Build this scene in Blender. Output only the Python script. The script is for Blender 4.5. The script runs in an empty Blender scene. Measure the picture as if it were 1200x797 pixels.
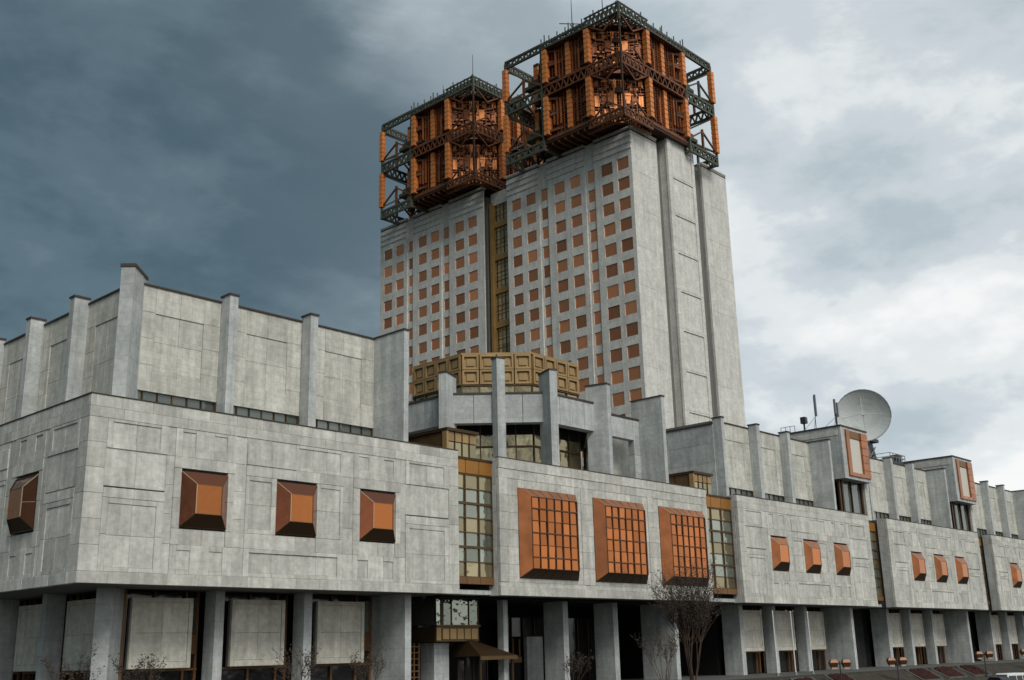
import bpy, math, random
from mathutils import Vector, Matrix
random.seed(7)
R = math.radians
S = bpy.context.scene
C = S.collection

# ------------------------------------------------------------------ camera
cam = bpy.data.cameras.new('camera'); co = bpy.data.objects.new('camera', cam); C.objects.link(co)
cam.sensor_width = 36; cam.lens = 1284.94 / 1200 * 36; cam.clip_start = 0.5; cam.clip_end = 5000
yaw, pitch, roll = R(47.118), R(15.937), R(-1.387)
fw = Vector((math.sin(yaw) * math.cos(pitch), math.cos(yaw) * math.cos(pitch), math.sin(pitch)))
rt = Vector((math.cos(yaw), -math.sin(yaw), 0)); up = rt.cross(fw)
r2 = math.cos(roll) * rt + math.sin(roll) * up; u2 = -math.sin(roll) * rt + math.cos(roll) * up
m = Matrix((r2, u2, -fw)).transposed().to_4x4(); m.translation = Vector((-34.593, -72.348, 1.7))
co.matrix_world = m
S.camera = co

# ------------------------------------------------------------------ world and sun
SUN_AZ, SUN_EL = R(203), R(44)          # azimuth from +Y towards +X
W = bpy.data.worlds.new('World'); S.world = W; W.use_nodes = True
nt = W.node_tree; nt.nodes.clear()
def N(t, **k):
    n = nt.nodes.new(t)
    for a, b in k.items(): setattr(n, a, b)
    return n
def L(a, b): nt.links.new(a, b)
def math_(op, a, b=None, c=None, clamp=False):
    n = N('ShaderNodeMath', operation=op, use_clamp=clamp)
    for i, v in enumerate((a, b, c)):
        if v is None: continue
        if isinstance(v, (int, float)): n.inputs[i].default_value = v
        else: L(v, n.inputs[i])
    return n.outputs[0]
def ramp(fac, stops):
    n = N('ShaderNodeValToRGB'); e = n.color_ramp.elements
    n.color_ramp.interpolation = 'EASE'
    while len(e) < len(stops): e.new(0.5)
    for i, (p, c) in enumerate(stops): e[i].position = p; e[i].color = (*c, 1)
    L(fac, n.inputs[0]); return n.outputs[0]
def noise(vec, scale, detail, rough, dist=0.0):
    n = N('ShaderNodeTexNoise'); n.inputs['Scale'].default_value = scale; n.inputs['Detail'].default_value = detail
    n.inputs['Roughness'].default_value = rough; n.inputs['Distortion'].default_value = dist
    L(vec, n.inputs['Vector']); return n.outputs['Fac']
tc = N('ShaderNodeTexCoord').outputs['Generated']
sep = N('ShaderNodeSeparateXYZ'); L(tc, sep.inputs[0])
# clouds lie on a flat layer overhead: direction divided by height
den = math_('ADD', math_('MAXIMUM', sep.outputs[2], 0.0), 0.55)
pl = N('ShaderNodeCombineXYZ'); L(math_('DIVIDE', sep.outputs[0], den), pl.inputs[0]); L(math_('DIVIDE', sep.outputs[1], den), pl.inputs[1]); L(math_('MULTIPLY', sep.outputs[2], 1.6), pl.inputs[2])
n1 = noise(pl.outputs[0], 2.3, 9, 0.54, 0.12)
off = N('ShaderNodeVectorMath', operation='ADD'); off.inputs[1].default_value = (7.3, 2.1, 4.0); L(pl.outputs[0], off.inputs[0])
n2 = noise(off.outputs[0], 3.9, 10, 0.57, 0.12)
# the storm front: dark on one side of the sky, thin bright cloud on the other
dt = N('ShaderNodeVectorMath', operation='DOT_PRODUCT'); dt.inputs[1].default_value = (0.68, -0.73, 0.10); L(tc, dt.inputs[0])
front = math_('ADD', math_('MULTIPLY_ADD', dt.outputs['Value'], 1.9, 0.60), math_('MULTIPLY', math_('SUBTRACT', n1, 0.5), 0.9), clamp=True)
storm = ramp(math_('MULTIPLY_ADD', math_('SUBTRACT', n1, 0.5), 0.6, n2), [(0.36, (0.068, 0.112, 0.136)), (0.48, (0.098, 0.152, 0.178)), (0.56, (0.125, 0.185, 0.21)), (0.66, (0.21, 0.275, 0.30))])
thick = math_('MULTIPLY_ADD', math_('SUBTRACT', 0.30, sep.outputs[2]), 0.55, math_('MULTIPLY_ADD', math_('SUBTRACT', n2, 0.5), 0.9, n1))
bright = ramp(thick, [(0.28, (0.46, 0.53, 0.57)), (0.42, (0.60, 0.66, 0.69)), (0.51, (0.78, 0.815, 0.82)), (0.64, (0.95, 0.955, 0.94))])
cm = N('ShaderNodeMix', data_type='RGBA'); L(ramp(front, [(0.0, (0, 0, 0)), (0.35, (0.08, 0.08, 0.08)), (0.62, (0.62, 0.62, 0.62)), (0.9, (1, 1, 1))]), cm.inputs[0]); L(storm, cm.inputs[6]); L(bright, cm.inputs[7])
cloud = cm.outputs[2]
sky = N('ShaderNodeTexSky', sky_type='NISHITA', sun_disc=False, sun_elevation=SUN_EL, sun_rotation=SUN_AZ)
mul = N('ShaderNodeMix', data_type='RGBA', blend_type='MULTIPLY'); mul.inputs[0].default_value = 1
L(cloud, mul.inputs[6]); mul.inputs[7].default_value = (7.5, 7.5, 7.5, 1)
mx = N('ShaderNodeMix', data_type='RGBA'); mx.inputs[0].default_value = 0.93
L(sky.outputs[0], mx.inputs[6]); L(mul.outputs[2], mx.inputs[7])
bg = N('ShaderNodeBackground'); bg.inputs[1].default_value = 0.1; L(mx.outputs[2], bg.inputs[0])
L(bg.outputs[0], N('ShaderNodeOutputWorld').inputs[0])

sl = bpy.data.lights.new('sun', 'SUN'); sl.energy = 1.5; sl.angle = R(25); sl.color = (1, 0.95, 0.88)
so = bpy.data.objects.new('sun', sl); C.objects.link(so); so.location = (0, -60, 120)
sd = Vector((math.sin(SUN_AZ) * math.cos(SUN_EL), math.cos(SUN_AZ) * math.cos(SUN_EL), math.sin(SUN_EL)))
so.rotation_euler = (-sd).to_track_quat('-Z', 'Y').to_euler()
S.view_settings.view_transform = 'Standard'; S.view_settings.look = 'None'; S.view_settings.exposure = 0.45; S.view_settings.gamma = 1

# ------------------------------------------------------------------ materials
M = {}
def mat(name, col, rough=0.7, metal=0.0, var=0.0, spec=0.3, noise_scale=0.0, noise_amt=0.0, emis=None):
    mt = bpy.data.materials.new(name); mt.use_nodes = True
    t = mt.node_tree; b = t.nodes['Principled BSDF']
    b.inputs['Base Color'].default_value = (*col, 1); b.inputs['Roughness'].default_value = rough
    b.inputs['Metallic'].default_value = metal; b.inputs['Specular IOR Level'].default_value = spec
    out = None
    if var or noise_amt:
        h = t.nodes.new('ShaderNodeHueSaturation'); h.inputs['Color'].default_value = (*col, 1)
        v = None
        if var:
            oi = t.nodes.new('ShaderNodeObjectInfo'); mr = t.nodes.new('ShaderNodeMapRange')
            mr.inputs['To Min'].default_value = 1 - var; mr.inputs['To Max'].default_value = 1 + var
            t.links.new(oi.outputs['Random'], mr.inputs['Value']); v = mr.outputs[0]
        if noise_amt:
            g = t.nodes.new('ShaderNodeNewGeometry'); nz = t.nodes.new('ShaderNodeTexNoise')
            nz.inputs['Scale'].default_value = noise_scale; nz.inputs['Detail'].default_value = 5
            t.links.new(g.outputs['Position'], nz.inputs['Vector'])
            mr2 = t.nodes.new('ShaderNodeMapRange'); mr2.inputs['From Min'].default_value = 0.25; mr2.inputs['From Max'].default_value = 0.75
            mr2.inputs['To Min'].default_value = 1 - noise_amt; mr2.inputs['To Max'].default_value = 1 + noise_amt
            t.links.new(nz.outputs['Fac'], mr2.inputs['Value'])
            if v is None: v = mr2.outputs[0]
            else:
                mm = t.nodes.new('ShaderNodeMath'); mm.operation = 'MULTIPLY'; t.links.new(v, mm.inputs[0]); t.links.new(mr2.outputs[0], mm.inputs[1]); v = mm.outputs[0]
        t.links.new(v, h.inputs['Value']); t.links.new(h.outputs[0], b.inputs['Base Color'])
    M[name] = mt
    return mt

def stone(name, c1, c2, var=0.07, joint_w=1.0, joint_h=0.5, joint=0.10, streak=0.28):
    """pale cladding: cloudy tone, rain streaks, faint fine joints, per slab variation"""
    mt = bpy.data.materials.new(name); mt.use_nodes = True
    t = mt.node_tree; b = t.nodes['Principled BSDF']; b.inputs['Roughness'].default_value = 0.85; b.inputs['Specular IOR Level'].default_value = 0.2
    nn = t.nodes.new; ln = t.links.new
    g = nn('ShaderNodeNewGeometry'); sp = nn('ShaderNodeSeparateXYZ'); ln(g.outputs['Position'], sp.inputs[0])
    ad = nn('ShaderNodeMath'); ad.operation = 'ADD'; ln(sp.outputs[0], ad.inputs[0]); ln(sp.outputs[1], ad.inputs[1])
    cb = nn('ShaderNodeCombineXYZ'); ln(ad.outputs[0], cb.inputs[0]); ln(sp.outputs[2], cb.inputs[1])
    def noi(vec, sc, det, mapping=None, ro=0.6):
        if mapping:
            mp = nn('ShaderNodeMapping'); mp.inputs['Scale'].default_value = mapping; ln(vec, mp.inputs['Vector']); vec = mp.outputs[0]
        n = nn('ShaderNodeTexNoise'); n.inputs['Scale'].default_value = sc; n.inputs['Detail'].default_value = det; n.inputs['Roughness'].default_value = ro
        ln(vec, n.inputs['Vector']); return n.outputs['Fac']
    def mrange(v, a, b_, c, d):
        n = nn('ShaderNodeMapRange'); ln(v, n.inputs['Value'])
        for k, x in zip(('From Min', 'From Max', 'To Min', 'To Max'), (a, b_, c, d)): n.inputs[k].default_value = x
        return n.outputs[0]
    def mulv(a, b_):
        n = nn('ShaderNodeMath'); n.operation = 'MULTIPLY'; ln(a, n.inputs[0]); ln(b_, n.inputs[1]); return n.outputs[0]
    base = nn('ShaderNodeMix'); base.data_type = 'RGBA'; base.inputs[6].default_value = (*c1, 1); base.inputs[7].default_value = (*c2, 1)
    oi0 = nn('ShaderNodeObjectInfo'); sc_ = nn('ShaderNodeVectorMath'); sc_.operation = 'SCALE'; sc_.inputs[0].default_value = (61, 37, 83); ln(oi0.outputs['Random'], sc_.inputs['Scale'])
    ofs = nn('ShaderNodeVectorMath'); ofs.operation = 'ADD'; ln(g.outputs['Position'], ofs.inputs[0]); ln(sc_.outputs[0], ofs.inputs[1])
    ln(mrange(noi(ofs.outputs[0], 0.45, 8, None, 0.68), 0.34, 0.66, 0, 1), base.inputs[0])
    oi = nn('ShaderNodeObjectInfo')
    v = mrange(oi.outputs['Random'], 0, 1, 1 - var, 1 + var)
    v = mulv(v, mrange(noi(cb.outputs[0], 1.0, 4, (1.3, 0.11, 1)), 0.38, 0.72, 1.05, 1 - streak))      # rain streaks
    v = mulv(v, mrange(noi(g.outputs['Position'], 2.6, 5), 0.3, 0.7, 0.86, 1.10))                     # mottling
    v = mulv(v, mrange(noi(g.outputs['Position'], 0.75, 7, None, 0.7), 0.36, 0.62, 0.92, 1.07))
    v = mulv(v, mrange(noi(g.outputs['Position'], 14.0, 3), 0.3, 0.7, 0.95, 1.05))
    br = nn('ShaderNodeTexBrick'); br.offset = 0; br.inputs['Color1'].default_value = (1, 1, 1, 1); br.inputs['Color2'].default_value = (0.93, 0.93, 0.93, 1); br.inputs['Mortar'].default_value = (1 - joint * 2.2,) * 3 + (1,)
    br.inputs['Scale'].default_value = 1; br.inputs['Mortar Size'].default_value = 0.022; br.inputs['Mortar Smooth'].default_value = 0.4
    br.inputs['Brick Width'].default_value = joint_w; br.inputs['Row Height'].default_value = joint_h; ln(cb.outputs[0], br.inputs['Vector'])
    v = mulv(v, br.outputs['Color'])
    h = nn('ShaderNodeHueSaturation'); ln(base.outputs[2], h.inputs['Color']); ln(v, h.inputs['Value']); ln(h.outputs[0], b.inputs['Base Color'])
    bp = nn('ShaderNodeBump'); bp.inputs['Strength'].default_value = 0.35; bp.inputs['Distance'].default_value = 0.02; ln(v, bp.inputs['Height']); ln(bp.outputs[0], b.inputs['Normal'])
    M[name] = mt
def glass(name, col, rough, metal, var=0.12, wob=0.03):
    """mirror-coated glazing, slightly out of true from pane to pane"""
    mt = mat(name, col, rough, metal, var, 0.5)
    t = mt.node_tree; b = t.nodes['Principled BSDF']
    g = t.nodes.new('ShaderNodeNewGeometry'); nz = t.nodes.new('ShaderNodeTexNoise'); nz.inputs['Scale'].default_value = 0.7; nz.inputs['Detail'].default_value = 2
    t.links.new(g.outputs['Position'], nz.inputs['Vector'])
    bp = t.nodes.new('ShaderNodeBump'); bp.inputs['Strength'].default_value = 0.6; bp.inputs['Distance'].default_value = wob
    t.links.new(nz.outputs['Fac'], bp.inputs['Height']); t.links.new(bp.outputs[0], b.inputs['Normal'])

stone('pale_stone', (0.65, 0.645, 0.585), (0.50, 0.50, 0.455), 0.13, 1.05, 0.62, 0.05, 0.26)
stone('upper_stone', (0.655, 0.645, 0.575), (0.51, 0.505, 0.45), 0.08, 0.62, 0.62, 0.09, 0.24)
stone('pier_stone', (0.56, 0.58, 0.56), (0.43, 0.455, 0.445), 0.05, 3.0, 1.15, 0.12, 0.26)
stone('tower_stone', (0.70, 0.69, 0.635), (0.60, 0.595, 0.55), 0.04, 1.9, 1.29, 0.05, 0.16)
stone('hung_stone', (0.72, 0.69, 0.59), (0.58, 0.56, 0.48), 0.06, 0.62, 0.62, 0.05, 0.2)
mat('wall_core', (0.16, 0.16, 0.15), 0.9)
mat('coping', (0.075, 0.060, 0.047), 0.6, 0.3)
mat('roofing', (0.12, 0.12, 0.12), 0.9)
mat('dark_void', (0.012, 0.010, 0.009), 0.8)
mat('bronze', (0.075, 0.045, 0.022), 0.45, 0.6)
mat('bronze_panel', (0.21, 0.11, 0.048), 0.5, 0.3, 0.15)
mat('ochre_panel', (0.36, 0.16, 0.028), 0.45, 0.3, 0.12, 0.4, 0.8, 0.1)
mat('stair_ochre', (0.36, 0.22, 0.075), 0.5, 0.2, 0.1, 0.4, 0.7, 0.15)
mat('gold_frame', (0.34, 0.225, 0.10), 0.5, 0.3, 0.1, 0.4, 0.7, 0.15)
mat('gold_dark', (0.13, 0.08, 0.036), 0.5, 0.5, 0.1, 0.4, 0.7, 0.2)
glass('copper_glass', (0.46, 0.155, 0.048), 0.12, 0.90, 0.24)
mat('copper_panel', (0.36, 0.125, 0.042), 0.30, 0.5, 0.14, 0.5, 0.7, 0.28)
glass('copper_side_shade', (0.25, 0.085, 0.042), 0.12, 0.96, 0.10)  # same glass as the brighter sides, darkened for the dark sky it mirrors
glass('tower_pane', (0.62, 0.235, 0.105), 0.16, 0.7, 0.40)
glass('pale_glass', (0.30, 0.325, 0.275), 0.06, 0.75, 0.3, 0.16)
glass('gold_glass', (0.33, 0.285, 0.175), 0.08, 0.7, 0.3, 0.14)
glass('stair_glass', (0.42, 0.36, 0.22), 0.4, 0.1, 0.3, 0.06)
glass('grey_glass', (0.16, 0.18, 0.165), 0.08, 0.35, 0.25, 0.05)
glass('dark_glass', (0.03, 0.03, 0.03), 0.08, 0.2, 0.3, 0.03)
mat('bar_rust', (0.11, 0.05, 0.022), 0.5, 0.3)
mat('trim_light', (0.55, 0.42, 0.30), 0.35, 0.5)  # pale metal; on window edges it paints the light they catch
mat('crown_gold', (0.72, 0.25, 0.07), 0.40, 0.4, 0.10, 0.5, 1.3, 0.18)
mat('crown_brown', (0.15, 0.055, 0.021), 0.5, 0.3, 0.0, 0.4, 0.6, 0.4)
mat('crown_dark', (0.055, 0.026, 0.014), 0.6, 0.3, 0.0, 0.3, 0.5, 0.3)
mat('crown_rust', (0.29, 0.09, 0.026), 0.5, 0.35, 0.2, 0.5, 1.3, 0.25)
mat('truss_green', (0.085, 0.09, 0.066), 0.6, 0.3, 0.1)
mat('steel', (0.28, 0.29, 0.30), 0.5, 0.6)
mat('dark_steel', (0.06, 0.06, 0.065), 0.5, 0.4)
mat('dish_paint', (0.50, 0.53, 0.52), 0.55, 0, 0.06, 0.3, 0.5, 0.10)
mat('panel_cream', (0.62, 0.60, 0.52), 0.7, 0, 0.05)
mat('paving', (0.10, 0.10, 0.092), 0.9, 0, 0.0, 0.2, 0.5, 0.2)
mat('asphalt', (0.05, 0.05, 0.05), 0.9, 0, 0.0, 0.2, 0.4, 0.2)
mat('turf', (0.05, 0.046, 0.036), 0.95, 0, 0.0, 0.1, 1.2, 0.4)
mat('flower_red', (0.035, 0.013, 0.010), 0.9, 0, 0.1, 0.1, 3.0, 0.5)
mat('bark', (0.085, 0.055, 0.04), 0.95)
mat('twig', (0.055, 0.042, 0.032), 0.95)
mat('lamp_copper', (0.12, 0.06, 0.035), 0.4, 0.5)
mat('white_paint', (0.70, 0.71, 0.70), 0.35, 0, 0, 0.5)
mat('navy_paint', (0.012, 0.014, 0.04), 0.25, 0.1, 0, 0.6)
mat('tyre', (0.02, 0.02, 0.02), 0.9)
mat('rim', (0.4, 0.4, 0.42), 0.35, 0.8)
mat('pole_white', (0.62, 0.62, 0.60), 0.5)

# ------------------------------------------------------------------ mesh helpers
class MB:
    def __init__(s): s.v = []; s.f = []
    def add(s, vs, fs):
        o = len(s.v); s.v += [tuple(v) for v in vs]; s.f += [tuple(i + o for i in f) for f in fs]; return s
    def box(s, x0, x1, y0, y1, z0, z1):
        return s.add([(x0, y0, z0), (x1, y0, z0), (x1, y1, z0), (x0, y1, z0), (x0, y0, z1), (x1, y0, z1), (x1, y1, z1), (x0, y1, z1)],
                     [(0, 3, 2, 1), (4, 5, 6, 7), (0, 1, 5, 4), (1, 2, 6, 5), (2, 3, 7, 6), (3, 0, 4, 7)])
    def obox(s, c, ax, ay, hx, hy, z0, z1):
        """box turned in plan: centre c, unit axes ax, ay, half sizes"""
        p = [(c[0] + i * hx * ax[0] + j * hy * ay[0], c[1] + i * hx * ax[1] + j * hy * ay[1]) for i, j in ((-1, -1), (1, -1), (1, 1), (-1, 1))]
        return s.prism(p, z0, z1)
    def prism(s, p, z0, z1):
        a = sum(p[i][0] * p[(i + 1) % len(p)][1] - p[(i + 1) % len(p)][0] * p[i][1] for i in range(len(p)))
        if a < 0: p = p[::-1]
        n = len(p)
        return s.add([(x, y, z0) for x, y in p] + [(x, y, z1) for x, y in p],
                     [tuple(range(n))[::-1], tuple(range(n, 2 * n))] + [(i, (i + 1) % n, n + (i + 1) % n, n + i) for i in range(n)])
    def tube(s, a, b, r, r1=None, n=6):
        a = Vector(a); b = Vector(b); d = (b - a)
        if d.length < 1e-6: return s
        d.normalize(); q = d.orthogonal().normalized(); w = d.cross(q); r1 = r if r1 is None else r1
        ring = lambda c, rr: [c + rr * (math.cos(2 * math.pi * k / n) * q + math.sin(2 * math.pi * k / n) * w) for k in range(n)]
        return s.add(ring(a, r) + ring(b, r1), [(i, (i + 1) % n, n + (i + 1) % n, n + i) for i in range(n)] + [tuple(range(n))[::-1], tuple(range(n, 2 * n))])
    def bar(s, a, b, w, h=None):
        """square bar from a to b"""
        a = Vector(a); b = Vector(b); d = (b - a).normalized(); h = h or w
        q = d.cross(Vector((0, 0, 1)))
        if q.length < 1e-4: q = Vector((1, 0, 0))
        q.normalize(); u = q.cross(d)
        vs = [p + i * q * w / 2 + j * u * h / 2 for p in (a, b) for i, j in ((-1, -1), (1, -1), (1, 1), (-1, 1))]
        return s.add(vs, [(0, 1, 2, 3), (7, 6, 5, 4), (0, 4, 5, 1), (1, 5, 6, 2), (2, 6, 7, 3), (3, 7, 4, 0)])
    def quad(s, *p): return s.add(p, [tuple(range(len(p)))])
    def mesh(s, name):
        me = bpy.data.meshes.new(name); me.from_pydata(s.v, [], s.f); me.update(); return me
def link(name, me, mt, parent=None, loc=(0, 0, 0)):
    o = bpy.data.objects.new(name, me)
    if mt is not None and not me.materials: me.materials.append(M[mt])
    C.objects.link(o); o.location = loc
    if parent is not None: o.parent = parent
    return o
def thing(name, loc, label, cat, group=None):
    o = bpy.data.objects.new(name, None); C.objects.link(o); o.location = loc
    o.empty_display_size = 0.5; tag(o, label, cat, group); return o
def tag(o, label, cat, group=None):
    o['label'] = label; o['category'] = cat
    if group: o['group'] = group
    return o
def part(name, mb, mt, root, flip=False):
    """part whose vertices are written with heights above datum 0; roots stand at their own base height"""
    up_ = root
    z = root.location.z if root.parent is None else 0
    return link(name, mb.mesh(name), mt, root, (0, 0, -z))
def kids(o): return list(o.children)
def copy_tree(o, parent=None, loc=None):
    c = o.copy(); C.objects.link(c)
    if parent is not None: c.parent = parent
    if loc is not None: c.location = loc
    for ch in kids(o): copy_tree(ch, c)
    return c
def struct(name, mb, mt):
    o = link(name, mb.mesh(name), mt); o['kind'] = 'structure'; return o
def recalc(o):
    import bmesh
    b = bmesh.new(); b.from_mesh(o.data); bmesh.ops.recalc_face_normals(b, faces=b.faces); b.to_mesh(o.data); b.free(); return o
_cache = {}
def slab_mesh(a, b, h, e=0.018):
    """a x b x h block with small chamfered front-ish edges (all vertical and horizontal edges eased)"""
    k = (round(a, 2), round(b, 2), round(h, 2))
    if k not in _cache:
        x, y, z = a / 2, b / 2, h / 2
        mb = MB()
        # box with inset ring on every side: 24 verts, chamfered
        vs = []; fs = []
        idx = {}
        for sx in (-1, 1):
            for sy in (-1, 1):
                for sz in (-1, 1):
                    for ax in range(3):
                        p = [sx * (x - e), sy * (y - e), sz * (z - e)]; p[ax] = (sx * x, sy * y, sz * z)[ax]
                        idx[(sx, sy, sz, ax)] = len(vs); vs.append(p)
        def q(l): fs.append(tuple(idx[i] for i in l))
        for s_ in (-1, 1):
            for ax in range(3):
                o1, o2 = [i for i in range(3) if i != ax]
                r = []
                for u_, w_ in ((-1, -1), (1, -1), (1, 1), (-1, 1)):
                    sg = [0, 0, 0]; sg[ax] = s_; sg[o1] = u_; sg[o2] = w_; r.append((*sg, ax))
                q(r)
        for ax in range(3):
            o1, o2 = [i for i in range(3) if i != ax]
            for u_ in (-1, 1):
                for w_ in (-1, 1):
                    def k_(t_, a_):
                        sg = [0, 0, 0]; sg[ax] = t_; sg[o1] = u_; sg[o2] = w_; return (*sg, a_)
                    q([k_(-1, o1), k_(1, o1), k_(1, o2), k_(-1, o2)])
        for sx in (-1, 1):
            for sy in (-1, 1):
                for sz in (-1, 1): q([(sx, sy, sz, 0), (sx, sy, sz, 1), (sx, sy, sz, 2)])
        me = MB().add(vs, fs).mesh('slab')
        import bmesh
        b_ = bmesh.new(); b_.from_mesh(me); bmesh.ops.recalc_face_normals(b_, faces=b_.faces); b_.to_mesh(me); b_.free()
        _cache[k] = me
    return _cache[k]
JOINT = 0.014
def slab(root, name, mt, u0, u1, z0, z1, d, axis='x', base=0.0, thick=0.42, jit=0.008):
    """one facing slab; axis x: wall along +x facing -y at y=base; axis y: wall along +y facing -x at x=base. d = set back"""
    w = u1 - u0 - JOINT; h = z1 - z0 - JOINT
    if w < 0.05 or h < 0.05: return
    d = d + random.uniform(-jit, jit); t = thick - d
    rz = root.location.z if root.parent is None else 0
    cu, cz, cd = (u0 + u1) / 2, (z0 + z1) / 2 - rz, base + d + (round(t, 1)) / 2
    t = round(t, 1)
    if axis == 'x': me, lo = slab_mesh(w, t, h), (cu, cd, cz)
    else: me, lo = slab_mesh(t, w, h), (cd, cu, cz)
    key = (me.name, mt)
    if key not in _cache:
        m2 = me.copy(); m2.materials.append(M[mt]); _cache[key] = m2
    return link(name, _cache[key], None, root, lo)
def cell(root, mt, x0, x1, z0, z1, d, nx=1, nz=1, name='facing_slab', **k):
    for i in range(nx):
        for j in range(nz):
            slab(root, name, mt, x0 + (x1 - x0) * i / nx, x0 + (x1 - x0) * (i + 1) / nx, z0 + (z1 - z0) * j / nz, z0 + (z1 - z0) * (j + 1) / nz, d, **k)
def frame(root, mt, x0, x1, z0, z1, a0, a1, b0, b1, do, di, nx=1, nz=1, **k):
    cell(root, mt, x0, a0, z0, z1, do, 1, max(1, round((z1 - z0) / 2.4)), **k); cell(root, mt, a1, x1, z0, z1, do, 1, max(1, round((z1 - z0) / 2.4)), **k)
    cell(root, mt, a0, a1, b1, z1, do, nx, 1, **k); cell(root, mt, a0, a1, z0, b0, do, nx, 1, **k)
    cell(root, mt, a0, a1, b0, b1, di, nx, nz, **k)

# ------------------------------------------------------------------ ground
GZ = -1.6
LOW = -4.5
g = MB()
xs = [-3000, -60, 60, 250, 3000]
rows = [(-3000, LOW), (-13.0, LOW), (-7.0, GZ - 0.15), (-5.0, GZ), (3000, GZ)]
g.v = [(x, y, z) for (y, z) in rows for x in xs]
g.f = [(j * 5 + i, j * 5 + i + 1, (j + 1) * 5 + i + 1, (j + 1) * 5 + i) for j in range(4) for i in range(4)]
struct('ground', g, 'turf')
p = MB(); p.box(-30, 260, -4.6, 30, GZ - 0.4, GZ + 0.02); struct('pavement', p, 'paving')
p = MB(); p.box(-400, 600, -60, -16, LOW - 0.3, LOW + 0.012); struct('road', p, 'asphalt')
p = MB(); p.box(-400, 600, -15.99, -15.7, LOW - 0.3, LOW + 0.13); struct('kerb', p, 'paving')

# ------------------------------------------------------------------ podium blocks
SOF, TOP, W_ = 6.9, 19.9, 35.6
UP_TOP = 30.7
BAYS = [(5.4, 13.3), (14.1, 21.6), (22.4, 30.0)]
FINX = [13.3, 21.6]
WIN = [7.4, 15.75, 24.15]
def facing_front(root, axis='x', base=0.0, umax=35.6):
    k = dict(axis=axis, base=base); mt = 'pale_stone'
    def c(x0, x1, *a, **kk):
        if x0 >= umax - 0.1: return
        cell(root, mt, x0, min(x1, umax), *a, **kk, **k)
    def f(x0, x1, *a, **kk):
        if x1 <= umax + 0.1: frame(root, mt, x0, x1, *a, **kk, **k)
    c(0, 35.6, 18.3, 19.06, 0.0, 14, 1); c(0, 35.6, 19.06, 19.9, 0.02, 15, 1)
    c(0, 35.6, 6.9, 7.7, -0.03, 16, 1)
    c(0, 1.4, 7.7, 18.3, 0, 1, 6); c(34.4, 35.6, 7.7, 18.3, 0, 1, 6)
    for s0, s1, flip in ((1.4, 6.1, 0), (29.2, 34.4, 1)):          # side panels
        f(s0, s1, 16.2, 18.3, s0 + 0.4, s1 - 0.6, 16.55, 18.08, 0.0, 0.07, 2, 1)
        c(s0, s1, 13.55, 16.2, 0.07, 2, 1)
        c(s0, s1, 12.75, 13.45, -0.02, 2, 1)
        f(s0, s1, 7.7, 12.75, s0 + 0.45, s1 - 0.6, 8.0, 12.35, 0.0, 0.06, 2, 2)
    for s0, s1 in ((6.1, 6.75), (11.9, 12.9), (22.3, 23.4), (28.6, 29.2)): c(s0, s1, 7.7, 18.3, 0.06, 1, 5)
    for s0, s1 in ((6.75, 11.9), (23.4, 28.6)):                     # window columns
        a = s0 + 0.55; b = s1 - 1.9
        c(s0, a, 16.2, 18.3, 0.03); c(a + 1.1, b, 16.2, 18.3, 0.03); c(b + 1.1, s1, 16.2, 18.3, 0.03)
        for q in (a, b):
            c(q, q + 1.1, 16.2, 16.95, 0.03); c(q, q + 1.1, 16.95, 18.05, 0.09); c(q, q + 1.1, 18.05, 18.3, 0.03)
        c(s0, s1, 15.35, 16.2, 0.0, 3, 1)
        w0 = WIN[0] if s0 < 10 else WIN[2]
        c(s0, w0 - 0.02, 10.95, 15.35, 0.03, 1, 2); c(w0 + 3.87, s1, 10.95, 15.35, 0.03, 1, 2)
        c(s0, w0 - 0.02, 9.8, 10.95, 0.02); c(w0 - 0.02, w0 + 3.87, 9.8, 10.95, 0.10, 2, 1); c(w0 + 3.87, s1, 9.8, 10.95, 0.02)
        c(s0, a, 7.7, 9.8, 0.03); c(a + 1.1, b, 7.7, 9.8, 0.03); c(b + 1.1, s1, 7.7, 9.8, 0.03)
        for q in (a, b):
            c(q, q + 1.1, 7.7, 8.0, 0.03); c(q, q + 1.1, 8.0, 9.4, 0.09); c(q, q + 1.1, 9.4, 9.8, 0.03)
    # middle column
    c(12.9, 17.5, 16.2, 17.75, -0.06, 2, 1); c(12.9, 17.5, 17.75, 18.3, 0.04, 2, 1)
    f(17.5, 22.3, 16.2, 18.3, 17.8, 22.0, 16.5, 18.02, 0.03, 0.08, 3, 1)
    c(12.9, 22.3, 15.35, 16.2, 0.0, 4, 1)
    w0 = WIN[1]
    f(12.9, w0 - 0.02, 10.95, 15.35, 13.2, w0 - 0.5, 11.3, 15.0, 0.02, 0.08, 1, 2); f(w0 + 3.87, 22.3, 10.95, 15.35, w0 + 4.3, 22.0, 11.3, 15.0, 0.02, 0.08, 1, 2)
    c(12.9, w0 - 0.02, 9.8, 10.95, 0.02, 1, 1); c(w0 - 0.02, w0 + 3.87, 9.8, 10.95, 0.10, 2, 1); c(w0 + 3.87, 22.3, 9.8, 10.95, 0.02, 1, 1)
    f(12.9, 22.3, 7.7, 9.8, 13.4, 21.8, 8.0, 9.5, 0.0, 0.09, 4, 1)

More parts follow.
